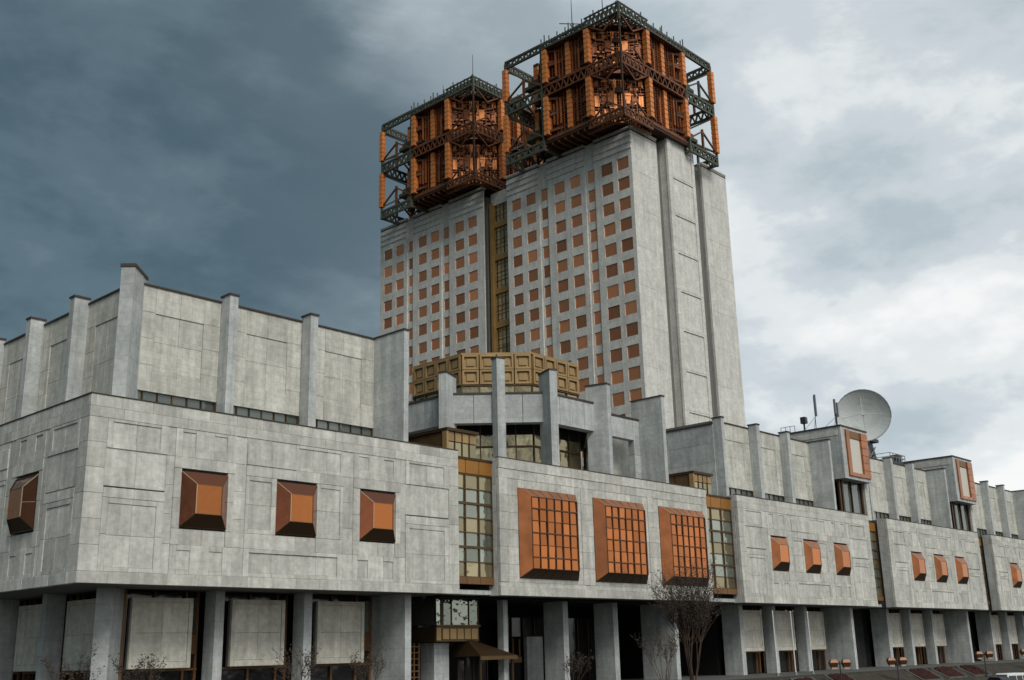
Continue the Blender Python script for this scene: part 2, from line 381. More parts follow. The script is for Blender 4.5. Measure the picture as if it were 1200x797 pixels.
def window(root, u, z0, w, h, pr, iw, ih, axis='x', base=0.0, front='copper_glass', side='copper_side_shade'):
    """projecting hipped window: copper front pane, four sloping sides, edge trim with painted glints"""
    rz = root.location.z if root.parent is None else 0
    wn = MB()
    P = (lambda a, d, z: (a, base + d, z)) if axis == 'x' else (lambda a, d, z: (base + d, a, z))
    cx, cz = u + w / 2, z0 + h / 2
    O = [(u, z0), (u + w, z0), (u + w, z0 + h), (u, z0 + h)]
    I = [(cx - iw / 2, cz - ih / 2), (cx + iw / 2, cz - ih / 2), (cx + iw / 2, cz + ih / 2), (cx - iw / 2, cz + ih / 2)]
    tr = MB()
    pts = [P(O[i][0], 0.06, O[i][1]) for i in range(4)]; ipt = [P(I[i][0], -pr, I[i][1]) for i in range(4)]
    for i in range(4): tr.bar(pts[i], pts[(i + 1) % 4], 0.09)
    wo = link('window', tr.mesh('window'), 'bronze', root, (0, 0, -rz))
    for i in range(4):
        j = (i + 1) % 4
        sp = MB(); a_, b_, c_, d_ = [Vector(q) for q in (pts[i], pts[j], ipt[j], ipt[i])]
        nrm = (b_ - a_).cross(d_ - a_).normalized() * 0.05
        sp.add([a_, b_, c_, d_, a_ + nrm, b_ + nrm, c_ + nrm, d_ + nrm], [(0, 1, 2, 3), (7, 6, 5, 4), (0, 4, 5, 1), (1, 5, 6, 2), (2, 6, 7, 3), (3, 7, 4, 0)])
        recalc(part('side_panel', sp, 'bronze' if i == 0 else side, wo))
    return wo, ipt, P, I, pr
def small_window(root, u, axis='x', base=0.0, side='copper_side_shade'):
    wo, ipt, P, I, pr = window(root, u, 11.12, 3.85, 4.0, 0.66, 2.15, 2.15, axis, base, side=side)
    fp = MB(); a0, a1 = I[0][0], I[1][0]; z0, z1 = I[0][1], I[2][1]
    q = [P(a0, -pr, z0), P(a1, -pr, z0), P(a1, -pr, z1), P(a0, -pr, z1), P(a0, -pr + 0.06, z0), P(a1, -pr + 0.06, z0), P(a1, -pr + 0.06, z1), P(a0, -pr + 0.06, z1)]
    fp.add(q, [(0, 1, 2, 3), (7, 6, 5, 4), (0, 4, 5, 1), (1, 5, 6, 2), (2, 6, 7, 3), (3, 7, 4, 0)])
    recalc(part('pane', fp, 'copper_glass', wo))
    o = wo
    for i in range(4):
        t = MB(); Oq = [(u, 11.12), (u + 3.85, 11.12), (u + 3.85, 15.12), (u, 15.12)][i]
        t.bar(P(Oq[0], 0.05, Oq[1]), P(I[i][0], -pr - 0.01, I[i][1]), 0.075); part('edge_trim', t, 'trim_light' if i in (3,) else 'bronze', o)  # top left edge pale: reflected light painted as trim colour
    t = MB()
    for i in range(4): t.bar(P(I[i][0], -pr - 0.012, I[i][1]), P(I[(i + 1) % 4][0], -pr - 0.012, I[(i + 1) % 4][1]), 0.05)
    part('pane_frame', t, 'bronze_panel', o)
    t = MB(); t.bar(P(I[3][0], -pr - 0.02, I[3][1]), P(I[0][0], -pr - 0.02, I[0][1]), 0.06); part('edge_trim', t, 'trim_light', o)  # glint along the left pane edge, painted as a pale bar
    t = MB(); t.bar(P(u + 0.05, 0.0, 13.1), P(I[0][0], -pr - 0.015, 13.1), 0.035); part('edge_trim', t, 'trim_light', o)
def pier(root, x0, x1, y0, y1, z0, z1, cap=True, mt='pier_stone', name='pier'):
    o = part(name, MB().box(x0, x1, y0, y1, z0, z1), mt, root)
    if cap: part('coping', MB().box(x0 - 0.08, x1 + 0.08, y0 - 0.1, y1 + 0.1, z1, z1 + 0.15), 'coping', o)
    return o
def upper_bay(root, a, b, z0, axis='x', base=5.5):
    k = dict(axis=axis, base=base, name='upper_slab', thick=0.5); mt = 'upper_stone'
    frame(root, mt, a, b, z0, UP_TOP, a + (b - a) * 0.24, b - (b - a) * 0.20, z0 + 1.75, UP_TOP - 2.2, 0.0, 0.07, 2, 2, **k)
def strip_window(root, a, b, z0, z1, y, axis='x'):
    P = (lambda u, d, z: (u, d, z)) if axis == 'x' else (lambda u, d, z: (d, u, z))
    mb = MB(); mb.box(*((a, b, y, y + 0.06) if axis == 'x' else (y, y + 0.06, a, b)), z0, z1)
    o = part('strip_window', mb, 'grey_glass', root)
    n = max(2, round((b - a) / 1.3))
    for i in range(n + 1):
        u = a + (b - a) * i / n
        part('mullion', MB().bar(P(u, y - 0.06, z0), P(u, y - 0.06, z1), 0.10 if i not in (0, n) else 0.22), 'bronze' if i % 3 else 'gold_dark', o)
def ground_bay(root, x0, x1, y=5.2, axis='x', panel=True):
    """stone panel hung in a dark bronze glass wall between ground piers"""
    P = (lambda a, b, c, d, e, f: (a, b, c, d, e, f)) if axis == 'x' else (lambda a, b, c, d, e, f: (c, d, a, b, e, f))
    w = x1 - x0
    a, b = x0 + 1.35, x0 + 6.45
    z0, z1 = 1.2, 6.35
    gl = part('glass_wall', MB().box(*P(x0, x1, y + 1.5, y + 1.56, GZ + 0.1, SOF)), 'dark_glass', root)
    for u in [x0 + 0.12, a - 0.12, b + 0.12, x1 - 0.12, (a + b) / 2]:
        part('mullion', MB().box(*P(u - 0.09, u + 0.09, y + 1.3, y + 1.5, GZ + 0.1, SOF)), 'bronze_panel', gl)
    for u0, u1 in ((x0 + 0.22, a - 0.22), (b + 0.22, x1 - 0.22)):
        if u1 - u0 > 0.2:
            part('side_light', MB().box(*P(u0, u1, y + 1.40, y + 1.44, 3.75, 6.5)), 'pale_glass', gl)
            part('spandrel_panel', MB().box(*P(u0 - 0.1, u1 + 0.1, y + 1.2, y + 1.44, 2.2, 3.7)), 'bronze_panel', gl)
    part('transom', MB().box(*P(x0, x1, y + 1.25, y + 1.48, 1.0, 1.18)), 'bronze_panel', gl)
    pn = part('hung_panel', MB().box(*P(a, b, y + 0.3, y + 0.6, z0, z1)), 'wall_core', root)
    k = dict(axis=axis, base=y, thick=0.3, name='panel_stone'); mt = 'upper_stone'
    mx = (a + b) / 2; mz = z0 + (z1 - z0) * 0.5
    e = 0.35
    def s_(u0, u1, q0, q1, d): 
        o = slab(pn, 'panel_stone', 'hung_stone', u0, u1, q0, q1, d, axis=axis, base=y, thick=0.3)
    s_(a, a + e, z0, z1, 0); s_(b - e, b, z0, z1, 0); s_(a + e, b - e, z1 - e, z1, 0); s_(a + e, b - e, z0, z0 + e * 1.4, 0)
    for u0, u1 in ((a + e, mx), (mx, b - e)):
        for q0, q1 in ((z0 + e * 1.4, mz), (mz, z1 - e)): s_(u0, u1, q0, q1, 0.07)

def std_block(x, label, left_face=False):
    root = thing('podium_block', (x, 0, GZ), label, 'building', 'stone blocks of the podium')
    core = MB().box(0.42, W_ - 0.02, 0.42, 24, SOF + 0.06, TOP - 0.05)
    if left_face: core = MB().box(0.42, W_ - 0.02, 0.42, 50, SOF + 0.06, TOP - 0.05)
    part('wall', core, 'wall_core', root)
    facing_front(root)
    part('parapet_coping', MB().box(-0.05 if left_face else 0.0, W_, -0.04, 0.5, TOP, TOP + 0.07), 'coping', root)
    for u in WIN: small_window(root, u, side='copper_side_shade' if left_face else 'copper_panel')
    # return walls
    if left_face:
        facing_front(root, 'y', 0.0, 22.3)
        for j in range(4): cell(root, 'pale_stone', 22.3, 50, 6.9 + 3.25 * j, 6.9 + 3.25 * (j + 1), 0, 9, 1, axis='y', base=0.0)
        small_window(root, WIN[0], 'y'); small_window(root, WIN[1], 'y')
        part('parapet_coping', MB().box(-0.04, 0.5, 0.52, 50, TOP, TOP + 0.07), 'coping', root)
    else:
        for j in range(5): cell(root, 'pier_stone', 0.45, 1.6, 6.9 + 2.6 * j, 6.9 + 2.6 * (j + 1), 0, 1, 1, axis='y', base=0.0, name='return_slab', thick=0.4)
    # upper storey
    d0 = 5.4 if not left_face else 5.5
    part('upper_wall', MB().box(d0 + 0.5 if left_face else 4.85, 30.4, 6.0, 20, TOP + 2.0, UP_TOP - 0.02) if not left_face else MB().box(6.0, 30.4, 6.0, 50, TOP + 2.2, UP_TOP - 0.02), 'wall_core', root)
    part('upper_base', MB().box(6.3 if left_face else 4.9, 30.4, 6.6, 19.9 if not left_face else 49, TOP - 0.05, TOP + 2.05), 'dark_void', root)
    for i, (a, b) in enumerate(BAYS):
        if i == 0: a = 5.5 if left_face else 5.2
        upper_bay(root, a, b, 22.1)
        strip_window(root, a, b, TOP, 22.1, 5.75)
        part('wall_coping', MB().box(a, b, 5.38, 6.1, UP_TOP, UP_TOP + 0.14), 'coping', root)
    for x0 in FINX: pier(root, x0, x0 + 0.8, 4.2, 5.5, TOP, 31.15)
    pier(root, 30.0, 30.55, 1.25 if left_face else 2.2, 6.4, TOP, 30.75, name='end_pier')
    if left_face:
        for i, (a, b) in enumerate(BAYS):
            if i == 0: a = 5.9
            upper_bay(root, a, b, TOP, 'y')
            part('wall_coping', MB().box(5.38, 6.1, a, b, UP_TOP, UP_TOP + 0.14), 'coping', root)
        cell(root, 'upper_stone', 30.8, 50, TOP, UP_TOP, 0, 4, 3, axis='y', base=5.5, thick=0.5, name='upper_slab')
        for y0 in FINX + [30.0]: pier(root, 4.2, 5.5, y0, y0 + 0.8, TOP, 31.15)
        # corner pier set on the diagonal
        s2 = 2 ** -0.5
        cp = part('corner_pier', MB().obox((4.0 + 1.15, 4.0 + 1.15), (s2, -s2), (s2, s2), 0.52, 1.62, TOP, 31.3), 'pier_stone', root)
        part('coping', MB().obox((4.0 + 1.15, 4.0 + 1.15), (s2, -s2), (s2, s2), 0.6, 1.7, 31.3, 31.55), 'coping', cp)
    else:
        pier(root, 4.5, 5.15, 4.2, 5.6, TOP, 30.95)
        for j in range(4): cell(root, 'pier_stone', 5.5, 20, TOP + 2.6 * j, min(TOP + 2.6 * (j + 1), 30.2), 0, 4, 1, axis='y', base=4.42, thick=0.4, name='end_wall_slab')
        part('wall_coping', MB().box(4.3, 4.9, 5.5, 20, 30.2, 30.4), 'coping', root)
    part('roof_slab', MB().box(6.1 if left_face else 4.9, 30.3, 6.15, 19.8 if not left_face else 49.8, UP_TOP, UP_TOP + 0.1), 'roofing', root)
    # ground storey
    gx = [(5.6, 13.35), (14.15, 21.75), (22.55, 30.9)]
    for i, (a, b) in enumerate(gx): ground_bay(root, a if (i or left_face) else 5.9, b)
    for x0 in (13.35, 21.75): pier(root, x0, x0 + 0.8, 4.2, 5.7, GZ, SOF + 0.05, False, name='ground_pier')
    pier(root, 30.9, 31.6, 2.0, 7.0, GZ, SOF + 0.05, False, name='ground_pier')
    if left_face:
        for (a, b) in gx: ground_bay(root, a, b, axis='y')
        for y0 in (13.35, 21.75, 30.2): pier(root, 4.2, 5.7, y0, y0 + 0.8, GZ, SOF + 0.05, False, name='ground_pier')
        s2 = 2 ** -0.5
        part('corner_pier', MB().obox((4.2 + 1.0, 4.2 + 1.0), (s2, -s2), (s2, s2), 0.58, 1.4, GZ, SOF + 0.05), 'pier_stone', root)
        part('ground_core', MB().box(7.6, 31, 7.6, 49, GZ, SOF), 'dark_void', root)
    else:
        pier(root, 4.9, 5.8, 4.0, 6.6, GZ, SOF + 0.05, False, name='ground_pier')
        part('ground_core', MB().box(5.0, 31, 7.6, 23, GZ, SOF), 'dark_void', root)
    # glazed link beside the block on the ground storey
    gl = part('link_glazing', MB().box(31.7, 47.0 if not left_face else 34.5, 7.3, 7.4, GZ, SOF), 'dark_glass', root)
    for u in (32.0, 34.0): part('mullion', MB().box(u, u + 0.2, 7.1, 7.3, GZ, SOF), 'bronze', gl)
    return root
b1 = std_block(0, 'pale stone corner block at left with three copper windows and a tall finned upper wall', True)
b3 = std_block(83.35, 'pale stone block between the big grid windows and the nearer roof box')
b4 = copy_tree(b3, None, (125.0, 0, GZ)); b4['label'] = 'distant stone block with three copper windows between the two roof boxes'
b5 = copy_tree(b3, None, (166.65, 0, GZ)); b5['label'] = 'farthest pale stone block cut off by the right edge of the photo'

# central block with the big grid windows
b2 = thing('podium_block', (41.0, 0, GZ), 'central stone block with three huge copper grid windows below the round gallery', 'building', 'stone blocks of the podium')
part('wall', MB().box(0.42, W_ - 0.02, 0.42, 26, SOF + 0.06, TOP - 0.05), 'wall_core', b2)
part('parapet_coping', MB().box(0, W_, -0.04, 0.5, TOP, TOP + 0.07), 'coping', b2)
BW = [2.7, 14.2, 25.85]; bw = 8.65; bz0, bz1 = 8.6, 17.15
mt = 'pale_stone'
cell(b2, mt, 0, W_, 18.9, 19.9, 0.0, 15, 1); cell(b2, mt, 0, W_, 18.0, 18.9, 0.06, 13, 1); cell(b2, mt, 0, W_, 6.9, 7.7, -0.03, 15, 1); cell(b2, mt, 0, W_, 7.7, 8.15, 0.05, 14, 1)
for a, b in ((0, 1.2), (W_ - 1.0, W_), (12.2, 13.3), (23.75, 24.85)): cell(b2, mt, a, b, 8.15, 18.0, 0.0, 1, 6)
for x0 in BW:
    a, b = x0 - 0.85 if x0 > 3 else 1.2, x0 + bw + 0.85 if x0 < 25 else W_ - 1.0
    if abs(x0 - 14.2) < .1: a, b = 13.3, 23.75
    if x0 < 3: b = 12.2
    if x0 > 25: a = 24.85
    cell(b2, mt, a, x0 - 0.02, 8.15, 18.0, 0.08, 1, 6); cell(b2, mt, x0 + bw + 0.02, b, 8.15, 18.0, 0.08, 1, 6)
    cell(b2, mt, x0, x0 + bw, bz1 + 0.02, 18.0, 0.08, 4, 1); cell(b2, mt, x0, x0 + bw, 8.15, bz0 - 0.02, 0.08, 4, 1)
    pr = 0.85
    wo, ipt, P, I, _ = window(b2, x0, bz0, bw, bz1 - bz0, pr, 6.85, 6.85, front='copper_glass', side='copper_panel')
    # bars on the sloping sides
    for k in range(1, 6):
        t = k / 6
        for (i, j) in ((0, 1), (3, 2)):
            o_ = Vector((x0 + bw * t, 0.0, bz0 if i == 0 else bz1)); i_ = Vector(ipt[i]).lerp(Vector(ipt[j]), t) + Vector((0, -0.03, 0))
            part('slope_bar', MB().bar(o_, i_, 0.07), 'bronze', wo)
    rowh = [0.9, 0.95, 1.2, 1.2, 1.2, 1.2, 1.0]; rowh = [1.05, 1.15, 1.15, 1.15, 1.15, 1.1]
    zc = I[0][1]; x00, x11 = I[0][0], I[1][0]; cw = (x11 - x00) / 6; zz = [zc]
    for h_ in rowh: zz.append(zz[-1] + h_ * 6.85 / sum(rowh))
    for i in range(6):
        for j in range(6):
            x_, z_ = x00 + cw * (i + .5), (zz[j] + zz[j + 1]) / 2 - GZ
            # every pane hangs a touch differently
            o = link('pane', _cache.setdefault(('pane', j), MB().box(-cw / 2, cw / 2, 0, 0.05, -(zz[j + 1] - zz[j]) / 2, (zz[j + 1] - zz[j]) / 2).mesh('pane')), 'copper_glass', wo, (x_, -pr + 0.03, z_ + GZ))
            o.rotation_euler = (random.gauss(0, 0.016), 0, random.gauss(0, 0.016))
    for i in range(7): part('mullion', MB().box(x00 + cw * i - (0.055 if i % 2 == 0 else 0.025), x00 + cw * i + (0.055 if i % 2 == 0 else 0.025), -pr - 0.07, -pr + 0.02, zz[0], zz[6]), 'bar_rust', wo)
    for j in range(7): part('transom', MB().box(x00, x11, -pr - 0.09, -pr + 0.02, zz[j] - (0.06 if j in (1, 3, 5) else 0.025), zz[j] + (0.06 if j in (1, 3, 5) else 0.025)), 'bar_rust', wo)
for j in range(5): cell(b2, 'pier_stone', 0.45, 1.6, 6.9 + 2.6 * j, 6.9 + 2.6 * (j + 1), 0, 1, 1, axis='y', base=0.0, name='return_slab', thick=0.4)
# superstructure at its right: portal wall and end pier
pier(b2, 30.4, 31.0, 2.0, 6.5, TOP, 30.9, name='end_pier')
for a, b, z0, z1 in ((23.6, 25.0, TOP, 28.4), (29.3, 30.4, TOP, 28.4), (25.0, 29.3, 25.9, 28.4)): cell(b2, 'pier_stone', a, b, z0, z1, 0, max(1, round((b - a) / 2.2)), max(1, round((z1 - z0) / 2.4)), base=5.5, name='upper_slab', thick=0.9)
part('wall_coping', MB().box(23.6, 30.4, 5.4, 6.6, 28.4, 28.6), 'coping', b2)
part('inner_wall', MB().box(25.6, 37.5, 8.6, 9.1, TOP, 27.6), 'upper_stone', b2)
# ground storey of the central block: freestanding piers before a deep dark hall
for x0, w, yb in ((4.6, 0.65, 5.0), (13.6, 0.8, 6.9), (22.0, 0.8, 6.9)): pier(b2, x0, x0 + w, 4.2, yb, GZ, SOF + 0.05, False, name='ground_pier')
pier(b2, 30.6, 31.3, 2.2, 6.9, GZ, SOF + 0.05, False, name='ground_pier')
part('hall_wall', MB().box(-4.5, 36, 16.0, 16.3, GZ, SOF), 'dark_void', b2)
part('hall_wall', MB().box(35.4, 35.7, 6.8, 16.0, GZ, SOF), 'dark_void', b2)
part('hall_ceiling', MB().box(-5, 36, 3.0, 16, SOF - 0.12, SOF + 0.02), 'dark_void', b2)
hg = part('hall_glazing', MB().box(14.0, 35.4, 14.0, 14.06, GZ, 5.5), 'dark_glass', b2)
for k in range(12): part('mullion', MB().box(14 + k * 1.9, 14.14 + k * 1.9, 13.8, 14, GZ, 5.5), 'bronze', hg)

# ------------------------------------------------------------------ glazed bays between the blocks
def glazed_bay(x, label):
    r = thing('glazed_bay', (x, 0.9, GZ), label, 'bay window', 'glazed bays in the gaps between podium blocks')
    w = 5.38
    fr = MB().box(0.02, w, 0.25, 4.0, 7.9, 19.4); part('bay_frame', fr, 'bronze', r)
    n = 3; pw = w / n
    for i in range(n):
        part('head_panel', MB().box(i * pw + 0.04, (i + 1) * pw - 0.04, 0.0, 0.25, 18.1, 19.4), 'ochre_panel', r)
        part('sill_panel', MB().box(i * pw + 0.03, (i + 1) * pw - 0.03, -0.05, 0.3, 7.9, 8.5), 'bronze_panel', r)
    zs = [8.55 + k * (18.0 - 8.55) / 7 for k in range(8)]
    for i in range(n):
        for j in range(7):
            o = link('pane', _cache.setdefault(('bp', j % 3), MB().box(-pw / 2 + 0.05, pw / 2 - 0.05, 0, 0.04, -0.62, 0.62).mesh('pane')), 'pale_glass' if (j) % 3 else 'gold_glass', r, ((i + 0.5) * pw, 0.16, (zs[j] + zs[j + 1]) / 2 - GZ))
            o.rotation_euler = (random.gauss(0, 0.012), 0, random.gauss(0, 0.012))
    for i in range(n + 1): part('mullion', MB().box(i * pw - 0.055, i * pw + 0.055, 0.02, 0.2, 8.5, 18.1), 'gold_dark', r)
    for j, z in enumerate(zs): part('transom', MB().box(0, w, 0.0 if j in (2, 5) else 0.04, 0.21, z - (0.11 if j in (2, 5) else 0.05), z + (0.11 if j in (2, 5) else 0.05)), 'gold_dark', r)
    part('bay_roof', MB().box(-0.0, w, -0.08, 4, 19.4, 19.62), 'bronze', r)
    part('back_wall', MB().box(0.02, w, 4.0, 4.3, SOF - 0.1, TOP), 'wall_core', r)
    part('link_soffit', MB().box(0.02, w, 0.4, 4.2, SOF + 0.1, SOF + 0.5), 'pier_stone', r)
    return r
ga = glazed_bay(35.61, 'tall gold framed glass bay in the gap between the corner block and the central block')
for x, lb in ((76.61, 'gold framed glass bay in the gap right of the big grid windows'), (119.0, 'narrow glass bay in the gap below the nearer roof box'), (160.65, 'farthest glass bay in the gap below the second roof box')):
    c = copy_tree(ga, None, (x, 0.9 if x < 100 else 1.9, GZ)); c['label'] = lb
    c.scale.x = (6.7 if x == 76.61 else 6.0) / 5.38
def roof_bay(x, y, label):
    r = thing('roof_bay', (x, y, TOP - 1.2), label, 'roof glazing', 'gold framed glass boxes on the podium roof')
    z0, z1 = TOP - 1.2, 22.75
    part('body', MB().box(0.1, 4.0, 0.12, 12, z0, z1 - 0.3), 'gold_dark', r)
    part('bay_roof', MB().box(-0.15, 4.2, -0.2, 12.1, z1 - 0.3, z1), 'bronze', r)
    for i in range(4):
        part('coffer_panel', MB().box(0.1 + i * 0.98, 0.1 + i * 0.98 + 0.9, 0.0, 0.15, z1 - 1.25, z1 - 0.35), 'gold_frame', r)
        part('pane', MB().box(0.1 + i * 0.98 + 0.03, 0.1 + i * 0.98 + 0.92, 0.04, 0.12, z0, z1 - 1.35), 'gold_glass', r)
        part('mullion', MB().box(0.05 + i * 0.98, 0.13 + i * 0.98, -0.05, 0.1, z0, z1 - 0.3), 'bronze', r)
    part('corner_post', MB().box(-0.12, 0.14, -0.12, 0.5, z0, z1 - 0.3), 'gold_frame', r)
    for k in range(5): part('side_panel', MB().box(0.02, 0.1, 0.7 + k * 2.1, 0.7 + k * 2.1 + 1.9, z0, z1 - 0.4), 'gold_dark', r)
    return r
ra = roof_bay(37.0, 3.0, 'small gold framed roof box above the gap beside the corner block')
c = copy_tree(ra, None, (78.6, 3.0, TOP - 1.2)); c['label'] = 'small gold framed roof box right of the round gallery fins'

# ------------------------------------------------------------------ roof boxes with orange framed windows
def roof_box(x, label):
    r = thing('roof_box', (x, 2.0, TOP - 0.2), label, 'roof house', 'stone boxes with orange framed windows on the roofline')
    w = 8.5
    z0, z1 = 25.5, 33.3
    part('body', MB().box(0, w, 0.35, 12, z0, z1), 'pier_stone', r)
    # front: stone surround with a deep copper reveal and a pale panel
    part('surround', MB().box(0, 1.2, 0, 0.4, z0, z1), 'pier_stone', r); part('surround', MB().box(w - 0.25, w, 0, 0.4, z0, z1), 'pier_stone', r)
    part('surround', MB().box(1.2, w - 0.25, 0, 0.4, z1 - 0.35, z1), 'pier_stone', r); part('surround', MB().box(1.2, w - 0.25, 0, 0.4, z0, z0 + 0.5), 'pier_stone', r)
    x0, x1, a0, a1 = 1.2, w - 0.25, z0 + 0.5, z1 - 0.35
    fr = part('window', MB().box(x0, x1, 0.30, 0.34, a0, a1), 'crown_dark', r)
    part('reveal', MB().box(x0, x0 + 1.0, -0.25, 0.3, a0, a1), 'copper_panel', fr); 
    for k in range(6): part('reveal_panel', MB().box(x1 - 2.1, x1, -0.2, 0.3, a0 + k * (a1 - a0) / 6 + 0.03, a0 + (k + 1) * (a1 - a0) / 6 - 0.03), 'copper_panel', fr)
    part('reveal', MB().box(x0 + 1.0, x1 - 2.1, 0.0, 0.3, a1 - 1.1, a1), 'bronze_panel', fr); part('reveal', MB().box(x0 + 1.0, x1 - 2.1, -0.2, 0.3, a0, a0 + 0.55), 'copper_panel', fr)
    part('blind_panel', MB().box(x0 + 1.05, x1 - 2.15, 0.12, 0.29, a0 + 0.6, a1 - 1.15), 'panel_cream', fr)
    part('coping', MB().box(-0.1, w + 0.1, -0.1, 12.1, z1, z1 + 0.22), 'coping', r)
    part('side_band', MB().box(-0.06, 0.02, 0.5, 11.5, z1 - 1.3, z1 - 0.5), 'upper_stone', r)
    # dark glazing under the box
    gl = part('lower_glazing', MB().box(0.6, w, 1.6, 1.7, TOP - 0.2, z0), 'grey_glass', r)
    for u in (0.3, 1.2, 4.2, 7.4): part('mullion', MB().box(u, u + (0.12 if 3 < u < 7 else 0.4), 1.3, 1.6, TOP - 0.2, z0), 'bronze' if u != 7.4 else 'crown_dark', gl)
    part('stub_wall', MB().box(w - 0.5, w + 0.9, 1.0, 5.9, TOP - 0.2, z0), 'upper_stone', r)
    part('stub_wall', MB().box(0.2, w - 0.6, 3.2, 11, TOP - 0.2, z0), 'dark_void', r)
    return r
rb = roof_box(117.2, 'nearer grey roof box with orange framed window, beside the big satellite dish')
c = copy_tree(rb, None, (158.9, 2.0, TOP - 0.2)); c['label'] = 'farther grey roof box with orange framed window near the right edge'

# ------------------------------------------------------------------ round gallery (octagonal ring and gold drum)
rg = thing('round_gallery', (59.5, 18, TOP - 0.2), 'grey octagonal ring with tall fins around a gold coffered drum on the podium roof', 'rotunda')
OC = [(-13, 5.4), (-13, -5.4), (-5.4, -13), (3.1, -13), (11.5, -5.4), (13, 5.4), (5.4, 13), (-5.4, 13)]
def ring_seg(a, b, t, z0, z1):
    a = Vector(a); b = Vector(b); ia = a * (1 - t / 13); ib = b * (1 - t / 13)
    return [(a.x, a.y), (b.x, b.y), (ib.x, ib.y), (ia.x, ia.y)]
for i in range(8):
    a, b = OC[i], OC[(i + 1) % 8]
    pa = Vector(a); pb = Vector(b)
    nseg = 4 if i in (0, 1, 2, 3) else 1
    for k in range(nseg):
        q0 = pa.lerp(pb, k / nseg + 0.003); q1 = pa.lerp(pb, (k + 1) / nseg - 0.003)
        part('ring_beam', MB().prism(ring_seg(q0, q1, 1.2, 0, 0), 25.9, 29.1), 'pier_stone', rg)
    part('coping', MB().prism(ring_seg(pa * 1.008, pb * 1.008, 1.3, 0, 0), 29.1, 29.3), 'coping', rg)
part('gallery_roof', MB().prism([(x * 0.915, y * 0.915) for x, y in OC], 26.9, 27.3), 'roofing', rg)
for i, (z1, w) in zip((0, 1, 2, 3, 4), ((31.2, 0.5), (31.2, 0.5), (31.3, 0.5), (31.2, 0.5), (31, .5))):
    v = Vector(OC[i]); d = v.normalized(); t_ = Vector((-d.y, d.x))
    o = part('pier', MB().obox(v + d * 0.35, d, t_, 1.35, 0.45, TOP - 0.2, z1), 'pier_stone', rg)
    part('coping', MB().obox(v + d * 0.35, d, t_, 1.42, 0.52, z1, z1 + 0.18), 'coping', o)
s2 = 2 ** -0.5
o = part('pier', MB().obox((-13.2 * s2, -13.2 * s2), (-0.97, 0.24), (-0.24, -0.97), 0.52, 0.52, TOP - 0.2, 32.9), 'pier_stone', rg)
o.location = (-0.15, -0.25, o.location.z)
part('coping', MB().obox((-13.2 * s2, -13.2 * s2), (-0.97, 0.24), (-0.24, -0.97), 0.58, 0.58, 32.9, 33.1), 'coping', o)
ap = 9.6
OD = [(x * ap / 13, y * ap / 13) for x, y in [(-13, 5.4), (-13, -5.4), (-5.4, -13), (5.4, -13), (13, -5.4), (13, 5.4), (5.4, 13), (-5.4, 13)]]
part('drum_core', MB().prism([(x * 0.96, y * 0.96) for x, y in OD], TOP - 0.2, 34.5), 'gold_dark', rg)
part('drum_cornice', MB().prism([(x * 1.015, y * 1.015) for x, y in OD], 34.5, 34.72), 'gold_frame', rg)
part('drum_base', MB().prism([(x * 1.01, y * 1.01) for x, y in OD], TOP - 0.2, 21.9), 'bronze', rg)
def face_box(a, b, u0, u1, z0, z1, d0, d1):
    """box on the drum face from a to b: u along it, d outwards"""
    a = Vector(a); b = Vector(b); t_ = (b - a).normalized(); n_ = Vector((t_.y, -t_.x))
    if n_.dot((a + b) / 2) < 0: n_ = -n_
    return [tuple(a + t_ * u0 + n_ * d0), tuple(a + t_ * u1 + n_ * d0), tuple(a + t_ * u1 + n_ * d1), tuple(a + t_ * u0 + n_ * d1)]
def coffer(a, b, u0, u1, z0, z1, fat=0.22):
    o = part('coffer_panel', MB().prism(face_box(a, b, u0, u1, z0, z1, -0.3, 0.02), z0, z1), 'gold_frame', rg)
    for (p0, p1, q0, q1) in ((u0, u0 + fat, z0, z1), (u1 - fat, u1, z0, z1), (u0 + fat, u1 - fat, z0, z0 + fat), (u0 + fat, u1 - fat, z1 - fat, z1)):
        part('coffer_rim', MB().prism(face_box(a, b, p0, p1, 0, 0, 0.021, 0.3), q0, q1), 'gold_frame', o)
    part('coffer_boss', MB().prism(face_box(a, b, u0 + fat * 2.2, u1 - fat * 2.2, 0, 0, 0.021, 0.16), z0 + fat * 2.0, z1 - fat * 2.0), 'gold_frame', o)
for i in (7, 0, 1, 2, 3):
    a, b = OD[i], OD[(i + 1) % 8]; ln = (Vector(b) - Vector(a)).length
    n = 4; w = ln / n
    for k in range(n):
        for (z0, z1) in ((31.0, 32.68), (32.74, 34.45)): coffer(a, b, k * w + 0.06, (k + 1) * w - 0.06, z0, z1)
        part('pane', MB().prism(face_box(a, b, k * w + 0.07, (k + 1) * w - 0.07, 0, 0, -0.25, -0.02), 29.2, 30.8), 'gold_glass', rg)
        for z0, z1 in ((22.0, 23.75), (23.9, 25.2)):
            part('pane', MB().prism(face_box(a, b, k * w + 0.07, (k + 1) * w - 0.07, 0, 0, -0.25, -0.02), z0, z1), 'gold_glass', rg)
        part('mullion', MB().prism(face_box(a, b, k * w - 0.07, k * w + 0.07, 0, 0, -0.2, 0.12), 21.9, 30.9), 'gold_dark', rg)
    part('transom', MB().prism(face_box(a, b, 0, ln, 0, 0, -0.2, 0.14), 23.75, 23.95), 'gold_dark', rg)
    part('shade_band', MB().prism(face_box(a, b, 0.02, ln - 0.02, 0, 0, -0.2, 0.1), 25.2, 26.9), 'dark_void', rg)  # shade below the ring beam, put in as a black band
    part('transom', MB().prism(face_box(a, b, 0, ln, 0, 0, -0.2, 0.2), 30.82, 30.98), 'gold_dark', rg)

